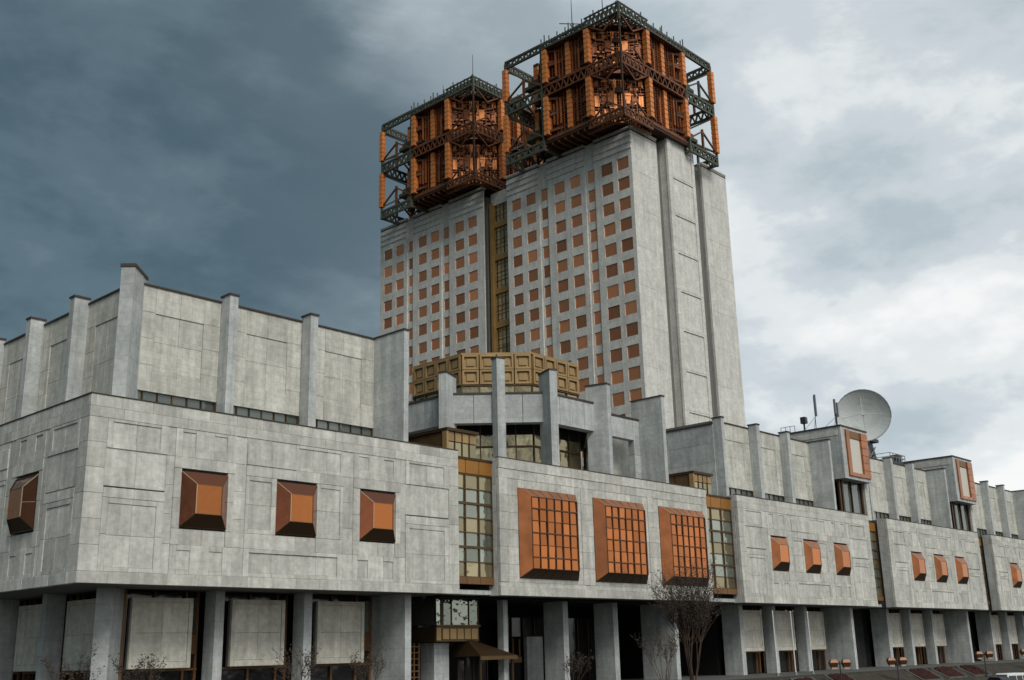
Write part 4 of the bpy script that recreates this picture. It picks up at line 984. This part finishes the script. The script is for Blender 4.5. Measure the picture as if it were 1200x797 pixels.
lpart('yoke', MB().box(1.3, 3.4, 0.4, 2.4, 8.6, 11.2), 'dark_steel', D)
lpart('yoke', MB().box(-0.4, 2.8, -1.2, 2.4, 7.2, 7.8), 'dark_steel', D)
for (a, b) in (((-1.6, -1.4), (-0.8, -0.2)), ((1.6, -1.4), (0.8, -0.2)), ((-1.6, 2.6), (-0.6, 1.2)), ((1.6, 2.6), (0.6, 1.2)), ((3.4, 0), (0.9, 0.3))): lpart('leg', MB().tube((a[0] + 0.8, a[1], 0), (b[0] + 0.8, b[1] + 0.4, 9.0), 0.24), 'steel', D)
for k in range(3): lpart('leg_brace', MB().bar((-1.5 + 0.2 * k, -1.3 + .2 * k, 1.5 + 2.6 * k), (1.5 - 0.2 * k, -1.3 + .2 * k, 3.6 + 2.6 * k), 0.16), 'steel', D)
lpart('motor_box', MB().box(0.2, 1.8, -0.4, 1.2, 4.6, 7.2), 'dark_steel', D)
pf = thing('roof_platform', (144, 6.6, UP_TOP), 'railed steel platform on the wall top below the satellite dish', 'platform')
part('deck', MB().box(0, 6, 0, 5, 31.3, 31.7), 'dark_steel', pf)
part('plinth', MB().box(0.6, 5.4, 0.4, 4.6, UP_TOP + 0.1, 31.3), 'steel', pf)
for i in range(6): part('rail_post', MB().bar((0.1 + i * 1.16, 0.1, 31.7), (0.1 + i * 1.16, 0.1, 33.0), 0.09), 'steel', pf)
for z in (32.4, 33.0): part('rail', MB().bar((0.1, 0.1, z), (5.9, 0.1, z), 0.09), 'steel', pf); part('rail', MB().bar((0.1, 0.1, z), (0.1, 4.9, z), 0.09), 'steel', pf); part('rail', MB().bar((5.9, 0.1, z), (5.9, 4.9, z), 0.09), 'steel', pf)
part('cabinet', MB().box(4.2, 5.6, 0.6, 2.0, 31.7, 33.2), 'dark_steel', pf)
RZ = 33.5
def panel_aerial(x, y, h, n, label):
    r = thing('panel_antenna', (x, y, RZ), label, 'antenna', 'antennas on the roofs')
    part('mast', MB().tube((0, 0, RZ), (0, 0, RZ + h), 0.06), 'steel', r)
    for k in range(n): part('aerial_panel', MB().box(-0.12 + k * 0.75 - 0.3 * (n - 1), 0.12 + k * 0.75 - 0.3 * (n - 1), -0.35, -0.05, RZ + h * 0.42, RZ + h * (1.05 - 0.1 * k)), 'steel', r)
    part('stay', MB().bar((0, 0, RZ + h * 0.4), (-1.6, 1.2, RZ), 0.07), 'steel', r); part('stay', MB().bar((0, 0, RZ + h * 0.4), (1.6, 1.2, RZ), 0.07), 'steel', r)
panel_aerial(119.0, 6.8, 5.4, 1, 'single panel aerial on a stayed mast, left one on the nearer roof box')
panel_aerial(119.3, 3.6, 4.2, 2, 'twin panel aerial on a short mast just left of the satellite dish')
fl = thing('floodlight', (117.9, 8.2, RZ), 'black floodlight on a short post on the nearer roof box', 'floodlight')
part('post', MB().tube((0, 0, RZ), (0, 0, RZ + 1.2), 0.14), 'dark_steel', fl); part('lamp_head', MB().box(-0.4, 0.4, -0.4, 0.4, RZ + 1.2, RZ + 2.2), 'dark_steel', fl); part('lens', MB().box(-0.34, 0.34, -0.46, -0.4, RZ + 1.28, RZ + 2.12), 'dark_glass', fl)
rl = thing('roof_ladder', (117.8, 11.3, RZ), 'small hooped rail on the far corner of the nearer roof box', 'railing')
for k in range(4): part('hoop', MB().bar((0, -1.5 + k * 0.8, RZ), (0, -1.5 + k * 0.8, RZ + 1.1), 0.07), 'steel', rl)
part('rail', MB().bar((0, -1.5, RZ + 1.1), (0, 0.9, RZ + 1.1), 0.07), 'steel', rl)
pk = thing('roof_mast', (117.9, 2.8, RZ), 'short dark post at the front corner of the nearer roof box', 'antenna', 'antennas on the roofs'); part('mast', MB().tube((0, 0, RZ), (0, 0, RZ + 1.9), 0.12), 'dark_steel', pk)

# ------------------------------------------------------------------ entrance pieces under the central block
ve = thing('entrance_box', (37.4, 5.0, 2.8), 'glass box on a coffered gold base hanging in the dark entrance gap', 'entrance')
z0, z1, zt = 2.9, 4.25, 6.8
part('base', MB().box(0, 5.6, 0, 5, z0, z1), 'gold_dark', ve)
for k in range(5): part('coffer_panel', MB().box(0.75 + k * 0.95, 0.75 + k * 0.95 + 0.8, -0.1, 0.02, z0 + 0.2, z1 - 0.2), 'gold_frame', ve)
part('coffer_panel', MB().box(-0.06, 0.5, -0.12, 0.02, z0 + 0.1, z1 - 0.1), 'gold_frame', ve)
part('sill', MB().box(-0.1, 5.7, -0.16, 0.1, z1, z1 + 0.16), 'gold_dark', ve)
for (a, b) in ((0.05, 0.55), (0.95, 1.9), (2.0, 4.2), (4.3, 5.5)): part('pane', MB().box(a, b, 0.05, 0.1, z1 + 0.16, zt), 'pale_glass', ve)
for a in (0.58, 1.93, 4.22, 5.5): part('mullion', MB().box(a, a + (0.34 if a < 1 else 0.1), -0.02, 0.16, z1, zt), 'bronze', ve)
part('pane', MB().box(0.0, 0.05, 0.3, 4.8, z1 + 0.16, zt), 'pale_glass', ve)
part('back', MB().box(0.1, 5.5, 2.5, 2.6, z1, zt), 'upper_stone', ve)
pr_ = thing('entrance_pier', (38.6, 6.6, GZ), 'plain grey pier under the hanging glass box', 'pillar'); part('shaft', MB().box(0, 1.9, 0, 1.9, GZ, 2.8), 'pier_stone', pr_); part('head', MB().box(-0.03, 1.93, -0.03, 1.93, 2.55, 2.79), 'pier_stone', pr_)
gr = thing('bronze_grille', (33.4, 7.0, GZ), 'brown lattice grille beside the end pier of the corner block', 'grille')
for k in range(7): part('upright', MB().box(k * 0.6, k * 0.6 + 0.12, 0, 0.15, GZ, 2.8), 'bronze_panel', gr)
for k in range(8): part('crossbar', MB().box(0, 3.72, -0.04, 0.0, GZ + 0.2 + k * 0.55, GZ + 0.3 + k * 0.55), 'bronze_panel', gr)
cn = thing('entrance_canopy', (41.2, 3.0, GZ), 'low bronze hipped canopy over the dark entrance doors', 'canopy')
part('canopy_roof', MB().add([(0, 0, 1.5), (5, 0, 1.5), (5, 5, 1.5), (0, 5, 1.5), (0.2, 2.0, 3.0), (1.0, 2.0, 3.0), (1.0, 3.4, 3.0), (0.2, 3.4, 3.0)], [(3, 2, 1, 0), (4, 5, 6, 7), (0, 1, 5, 4), (1, 2, 6, 5), (2, 3, 7, 6), (3, 0, 4, 7)]), 'bronze', cn)
part('fascia', MB().box(-0.05, 5.05, -0.05, 0.1, 1.15, 1.5), 'gold_dark', cn)
for a in (0.2, 4.6): part('post', MB().box(a, a + 0.2, 0.3, 0.5, GZ, 1.2), 'bronze', cn)
dr = part('door_screen', MB().box(0.4, 4.6, 3.6, 3.65, GZ, 1.4), 'dark_glass', cn)
for k in range(5): part('mullion', MB().box(0.4 + k, 0.5 + k, 3.5, 3.6, GZ, 1.4), 'bronze', dr)
ls = thing('hall_partition', (58.0, 12.5, GZ), 'pale free standing slab glimpsed deep in the entrance hall', 'partition'); part('slab', MB().box(0, 2.6, 0, 0.5, GZ, 3.4), 'pier_stone', ls); part('cap', MB().box(-0.05, 2.65, -0.05, 0.55, 3.4, 3.5), 'coping', ls)
kz = thing('kiosk', (53.5, 12.5, GZ), 'small bronze framed kiosk deep in the entrance hall', 'kiosk')
part('counter', MB().box(0, 3.4, 0, 1, GZ, 1.2), 'dark_void', kz); part('fascia', MB().box(-0.1, 3.5, -0.1, 0.05, 0.7, 1.3), 'bronze_panel', kz)
for k in range(4): part('post', MB().box(0.1 + k * 1.05, 0.25 + k * 1.05, 0, 0.15, 1.3, 3.2), 'bronze_panel', kz)

# ------------------------------------------------------------------ street furniture
def zground(y):
    for (y0, z0), (y1, z1) in zip(rows, rows[1:]):
        if y0 <= y <= y1: return z0 + (z1 - z0) * (y - y0) / (y1 - y0)
    return GZ
def street_lamp(x, y, ztop, label):
    zb = zground(y)
    r = thing('street_lamp', (x, y, zb), label, 'street lamp', 'twin headed copper street lamps along the bank')
    h = ztop - zb
    lpart('pole', MB().tube((0, 0, 0), (0, 0, h + 0.1), 0.09, 0.07), 'dark_steel', r); lpart('foot', MB().tube((0, 0, 0), (0, 0, 0.5), 0.18, 0.14), 'dark_steel', r)
    ax = Vector((0.68, -0.73, 0)); ay = Vector((0.73, 0.68, 0))
    for s in (-1, 1):
        c_ = ax * s * 0.72
        mb = MB(); 
        lo = [(c_ + ax * i * 0.34 + ay * j * 0.3 + Vector((0, 0, h - 0.55))) for i, j in ((-1, -1), (1, -1), (1, 1), (-1, 1))]; hi = [(c_ + ax * i * 0.48 + ay * j * 0.44 + Vector((0, 0, h - 0.05))) for i, j in ((-1, -1), (1, -1), (1, 1), (-1, 1))]; tp = [(c_ + ax * i * 0.30 + ay * j * 0.28 + Vector((0, 0, h + 0.28))) for i, j in ((-1, -1), (1, -1), (1, 1), (-1, 1))]
        mb.add(lo + hi + tp, [(3, 2, 1, 0)] + [(k, (k + 1) % 4, 4 + (k + 1) % 4, 4 + k) for k in range(4)] + [(4 + k, 4 + (k + 1) % 4, 8 + (k + 1) % 4, 8 + k) for k in range(4)] + [(8, 9, 10, 11)])
        hd = lpart('lamp_head', mb, 'lamp_copper', r)
        d_ = MB(); d_.obox((c_.x, c_.y), (ax.x, ax.y), (ay.x, ay.y), 0.28, 0.26, h - 0.75, h - 0.551); lpart('diffuser', d_, 'trim_light', hd)
        lpart('arm', MB().bar((0, 0, h - 0.2), tuple(c_ + Vector((0, 0, h - 0.2))), 0.08), 'dark_steel', r)
    return r
for x, zt, lb in ((86.3, -0.15, 'twin headed copper street lamp before the wide end pier, nearest of the row'), (101.2, -0.2, 'twin headed copper street lamp left of the second stone block on the right'), (129.6, 0.1, 'twin headed copper street lamp behind the parked white van'), (147.5, 0.2, 'twin headed copper street lamp at the right edge of the photo')):
    street_lamp(x, -10.0, zt, lb)
for x, h_, lb in ((84.4, 5.7, 'thin white flagpole, leftmost of three before the stone panels'), (88.6, 5.7, 'thin white flagpole, middle one of three before the stone panels'), (92.75, 5.7, 'thin white flagpole, rightmost of three before the stone panels')):
    r = thing('flagpole', (x, -3.0, GZ), lb, 'flagpole', 'bare white flagpoles in front of the stone panels')
    lpart('pole', MB().tube((0, 0, 0), (0, 0, h_ - GZ), 0.10, 0.06, 8), 'pole_white', r); lpart('base_collar', MB().tube((0, 0, 0), (0, 0, 0.35), 0.2, 0.16, 8), 'steel', r); lpart('finial', MB().tube((0, 0, h_ - GZ), (0, 0, h_ - GZ + 0.14), 0.1, 0.05, 8), 'pole_white', r)

# flower beds on the bank: low mounds of many small tufts
for (x, y, lx, ly, lb) in ((112, -8.2, 6.0, 3.0, 'dark red planted bed on the bank, left of the slanting row'), (120.5, -8.0, 6.2, 3.0, 'dark red planted bed on the bank, middle of the slanting row'), (129.5, -8.0, 6.2, 3.0, 'dark red planted bed on the bank behind the white van'), (89.5, -8.2, 5.0, 3.0, 'rounded red brown bed below the wide end pier'), (80.5, -8.5, 4.6, 2.6, 'low red brown bed left of the street lamp')):
    r = thing('flower_bed', (x, y, zground(y)), lb, 'flower bed', 'red planted beds on the bank')
    mb = MB(); nx, ny = 14, 8
    hz = lambda i, j: 0.3 * math.sin(math.pi * i / nx) ** 0.5 * math.sin(math.pi * j / ny) ** 0.5 + (random.uniform(0, 0.18) if 0 < i < nx and 0 < j < ny else -0.2)
    for j in range(ny + 1):
        for i in range(nx + 1):
            yy = (j / ny - .5) * ly; mb.v.append(((i / nx - .5) * lx + (j / ny) * 1.6, yy, hz(i, j) + zground(y + yy) - zground(y)))
    mb.f = [(j * (nx + 1) + i, j * (nx + 1) + i + 1, (j + 1) * (nx + 1) + i + 1, (j + 1) * (nx + 1) + i) for j in range(ny) for i in range(nx)]
    lpart('planting', mb, 'flower_red', r)
    e = MB()
    c_ = [((-.5) * lx, -.5 * ly), (.5 * lx, -.5 * ly), (.5 * lx + 1.6, .5 * ly), (-.5 * lx + 1.6, .5 * ly)]
    for i in range(4):
        a, b = c_[i], c_[(i + 1) % 4]; z_ = lambda q_: zground(y + q_[1]) - zground(y) + 0.05
        e.bar((*a, z_(a)), (*b, z_(b)), 0.25)
    lpart('kerb_edge', e, 'paving', r)

# ------------------------------------------------------------------ vehicles
def vehicle(name, x, y, rz, prof, wd, paint, label, cat, wins, wheels):
    """body from a side profile (x,z) extruded with tucked-in greenhouse"""
    r = thing(name, (x, y, LOW + 0.012), label, cat); r.rotation_euler.z = rz
    mb = MB(); n = len(prof)
    for s in (-1, 1):
        for (px, pz) in prof: mb.v.append((px, s * wd / 2 * (1.0 if pz < 1.05 else 1.0 - 0.10 * (pz - 1.05)), pz))
    mb.f = [tuple(range(n)), tuple(range(n, 2 * n))[::-1]] + [(i, n + i, n + (i + 1) % n, (i + 1) % n) for i in range(n)]
    b = recalc(lpart('body', mb, paint, r))
    bv = b.modifiers.new('bevel', 'BEVEL'); bv.width = 0.07; bv.segments = 3
    for (pts, side) in wins:
        w = MB()
        if side == 's':
            for s in (-1, 1):
                w = MB(); w.v = [(px, s * (wd / 2 * (1 - 0.10 * max(0, pz - 1.05)) + 0.012), pz) for px, pz in pts]; w.f = [tuple(range(len(pts)))]
                lpart('window', w, 'dark_glass', r)
        else:
            (xa, za), (xb, zb) = pts; ha, hb = (wd / 2 * (1 - 0.10 * max(0, z_ - 1.05)) - 0.12 for z_ in (za, zb)); dx = 0.015 * (1 if side == 'f' else -1)
            w.v = [(xa + dx, -ha, za), (xa + dx, ha, za), (xb + dx, hb, zb), (xb + dx, -hb, zb)]; w.f = [(0, 1, 2, 3)]
            lpart('windscreen' if side == 'f' else 'rear_window', w, 'dark_glass', r)
    for wx in wheels:
        for s in (-1, 1):
            t = lpart('wheel', MB().tube((wx, s * (wd / 2 - 0.18), 0.33), (wx, s * (wd / 2 + 0.02), 0.33), 0.33, 0.33, 18), 'tyre', r)
            lpart('rim', MB().tube((wx, s * (wd / 2 + 0.021), 0.33), (wx, s * (wd / 2 + 0.035), 0.33), 0.2, 0.19, 12), 'rim', t)
    for s in (-1, 1):
        fx = max(p_[0] for p_ in prof); lpart('headlight', MB().box(fx - 0.03, fx + 0.02, s * wd * 0.36 - 0.16, s * wd * 0.36 + 0.16, 0.62, 0.8), 'panel_cream', r)
        bx = min(p_[0] for p_ in prof); lpart('tail_light', MB().box(bx - 0.02, bx + 0.03, s * wd * 0.42 - 0.1, s * wd * 0.42 + 0.1, 0.75, 1.05), 'flower_red', r)
        lpart('mirror', MB().box(fx - 1.35, fx - 1.15, s * (wd / 2 + 0.16) - 0.1, s * (wd / 2 + 0.16) + 0.1, 1.1, 1.3), paint, r)
    return r
van_prof = [(-2.6, 0.35), (-2.62, 1.1), (-2.5, 2.05), (-2.3, 2.16), (1.1, 2.16), (1.35, 2.08), (2.05, 1.25), (2.6, 1.05), (2.68, 0.75), (2.66, 0.35)]
vehicle('parked_van', 120.6, -15.0 - 2, R(-18), van_prof, 2.0, 'white_paint', 'white van with dark blue tinted windows cut off by the bottom right corner', 'van', [([(-2.35, 1.2), (-2.3, 1.85), (-0.9, 1.85), (-0.9, 1.2)], 's'), ([(-0.75, 1.2), (-0.75, 1.85), (0.3, 1.85), (0.3, 1.2)], 's'), ([(0.45, 1.2), (0.45, 1.85), (1.25, 1.85), (1.75, 1.2)], 's'), ([(2.03, 1.27), (1.37, 2.05)], 'f'), ([(-2.615, 1.15), (-2.5, 1.95)], 'r')], (-1.6, 1.65))
car_prof = [(-2.1, 0.3), (-2.15, 0.9), (-1.6, 1.0), (-1.0, 1.5), (0.5, 1.52), (1.15, 1.0), (2.05, 0.85), (2.15, 0.6), (2.12, 0.3)]
vehicle('parked_car', 113.4, -17.4, R(70), [(a, b * 1.25) for a, b in car_prof], 1.8, 'navy_paint', 'dark navy car parked left of the white van', 'car', [([(-1.35, 1.30), (-0.95, 1.75), (-0.2, 1.78), (-0.2, 1.3)], 's'), ([(-0.1, 1.3), (-0.1, 1.78), (0.45, 1.78), (0.95, 1.3)], 's'), ([(1.13, 1.28), (0.52, 1.86)], 'f'), ([(-1.58, 1.28), (-1.02, 1.84)], 'r')], (-1.35, 1.4))

# ------------------------------------------------------------------ bare trees and shrubs
def bare_tree(name, x, y, h, n0, seed, label, cat, spread=0.35, levels=4, r0=0.06, buds=True, grp=None):
    rnd = random.Random(seed)
    r = thing(name, (x, y, zground(y)), label, cat, grp)
    tr = MB(); tw_ = MB()
    def grow(p, d, ln, rad, lev):
        segs = 3; q_ = p
        for s in range(segs):
            d = (d + Vector((rnd.gauss(0, .10), rnd.gauss(0, .10), 0.06))).normalized(); e_ = q_ + d * ln / segs
            (tr if lev >= levels - 1 else tw_).tube(q_, e_, rad * (1 - 0.2 * s), rad * (1 - 0.2 * (s + 1)), 5 if lev >= levels - 1 else 3)
            q_ = e_
            if lev > 0 and s > 0 or (lev > 0 and lev < levels and s == 0):
                for _ in range(2 if lev > 1 else 3):
                    a = rnd.uniform(0, 6.28); side = Vector((math.cos(a), math.sin(a), 0.35)).normalized()
                    grow(q_, (d * 0.75 + side * rnd.uniform(0.35, 0.7)).normalized(), ln * rnd.uniform(0.42, 0.62), rad * 0.5, lev - 1)
        if buds and lev == 0:
            for _ in range(3):
                c_ = q_ - d * rnd.uniform(0, ln * 0.8) + Vector((rnd.gauss(0, .05), rnd.gauss(0, .05), rnd.gauss(0, .05))); b_ = rnd.uniform(0.05, 0.11); o_ = Vector((rnd.gauss(0, 1), rnd.gauss(0, 1), rnd.gauss(0, 1))).normalized(); s_ = o_.orthogonal().normalized()
                tw_.add([c_ - o_ * b_, c_ + s_ * b_ * .6, c_ + o_ * b_, c_ - s_ * b_ * .6], [(0, 1, 2, 3)])
    for k in range(n0):
        a = 2 * math.pi * k / n0 + rnd.uniform(-.4, .4)
        grow(Vector((0.25 * math.cos(a), 0.25 * math.sin(a), 0)) if n0 > 1 else Vector((0, 0, 0)), Vector((math.cos(a) * spread * rnd.uniform(.3, 1.2), math.sin(a) * spread * rnd.uniform(.3, 1.2), 1)).normalized(), h * rnd.uniform(0.62, 0.78), r0 * rnd.uniform(.7, 1.1), levels)
    lpart('trunk', tr, 'bark', r); o = lpart('crown', tw_, 'twig', r); o['kind'] = 'stuff'
    return r
bare_tree('bare_tree', 62.6, -6.0, 8.6, 13, 3, 'bare many stemmed tree with reddish twigs in front of the central block right end', 'tree', 0.36, 3, 0.06)
bare_tree('bare_bush', 58.3, -5.6, 4.6, 7, 11, 'low reddish bare bush left of the many stemmed tree', 'bush', 0.5, 2, 0.04, grp='bare bushes along the wall')
bare_tree('bare_bush', 3.2, -3.0, 3.4, 5, 21, 'bare thin bush before the diagonal corner pier at left', 'bush', 0.35, 2, 0.03, grp='bare bushes along the wall')
bare_tree('bare_bush', -0.5, -1.5, 3.4, 4, 25, 'bare thin bush at the far left before the corner pier', 'bush', 0.35, 2, 0.03, grp='bare bushes along the wall')
bare_tree('bare_bush', 16.8, -2.2, 3.6, 6, 31, 'bare upright bush before the second hung stone panel', 'bush', 0.4, 2, 0.03, grp='bare bushes along the wall')
bare_tree('bare_bush', 24.0, -2.2, 3.4, 6, 37, 'bare upright bush before the third hung stone panel', 'bush', 0.4, 2, 0.03, grp='bare bushes along the wall')
bare_tree('bare_bush', 47.5, -3.0, 2.6, 6, 41, 'low reddish bare bush between the entrance piers', 'bush', 0.5, 2, 0.03, grp='bare bushes along the wall')
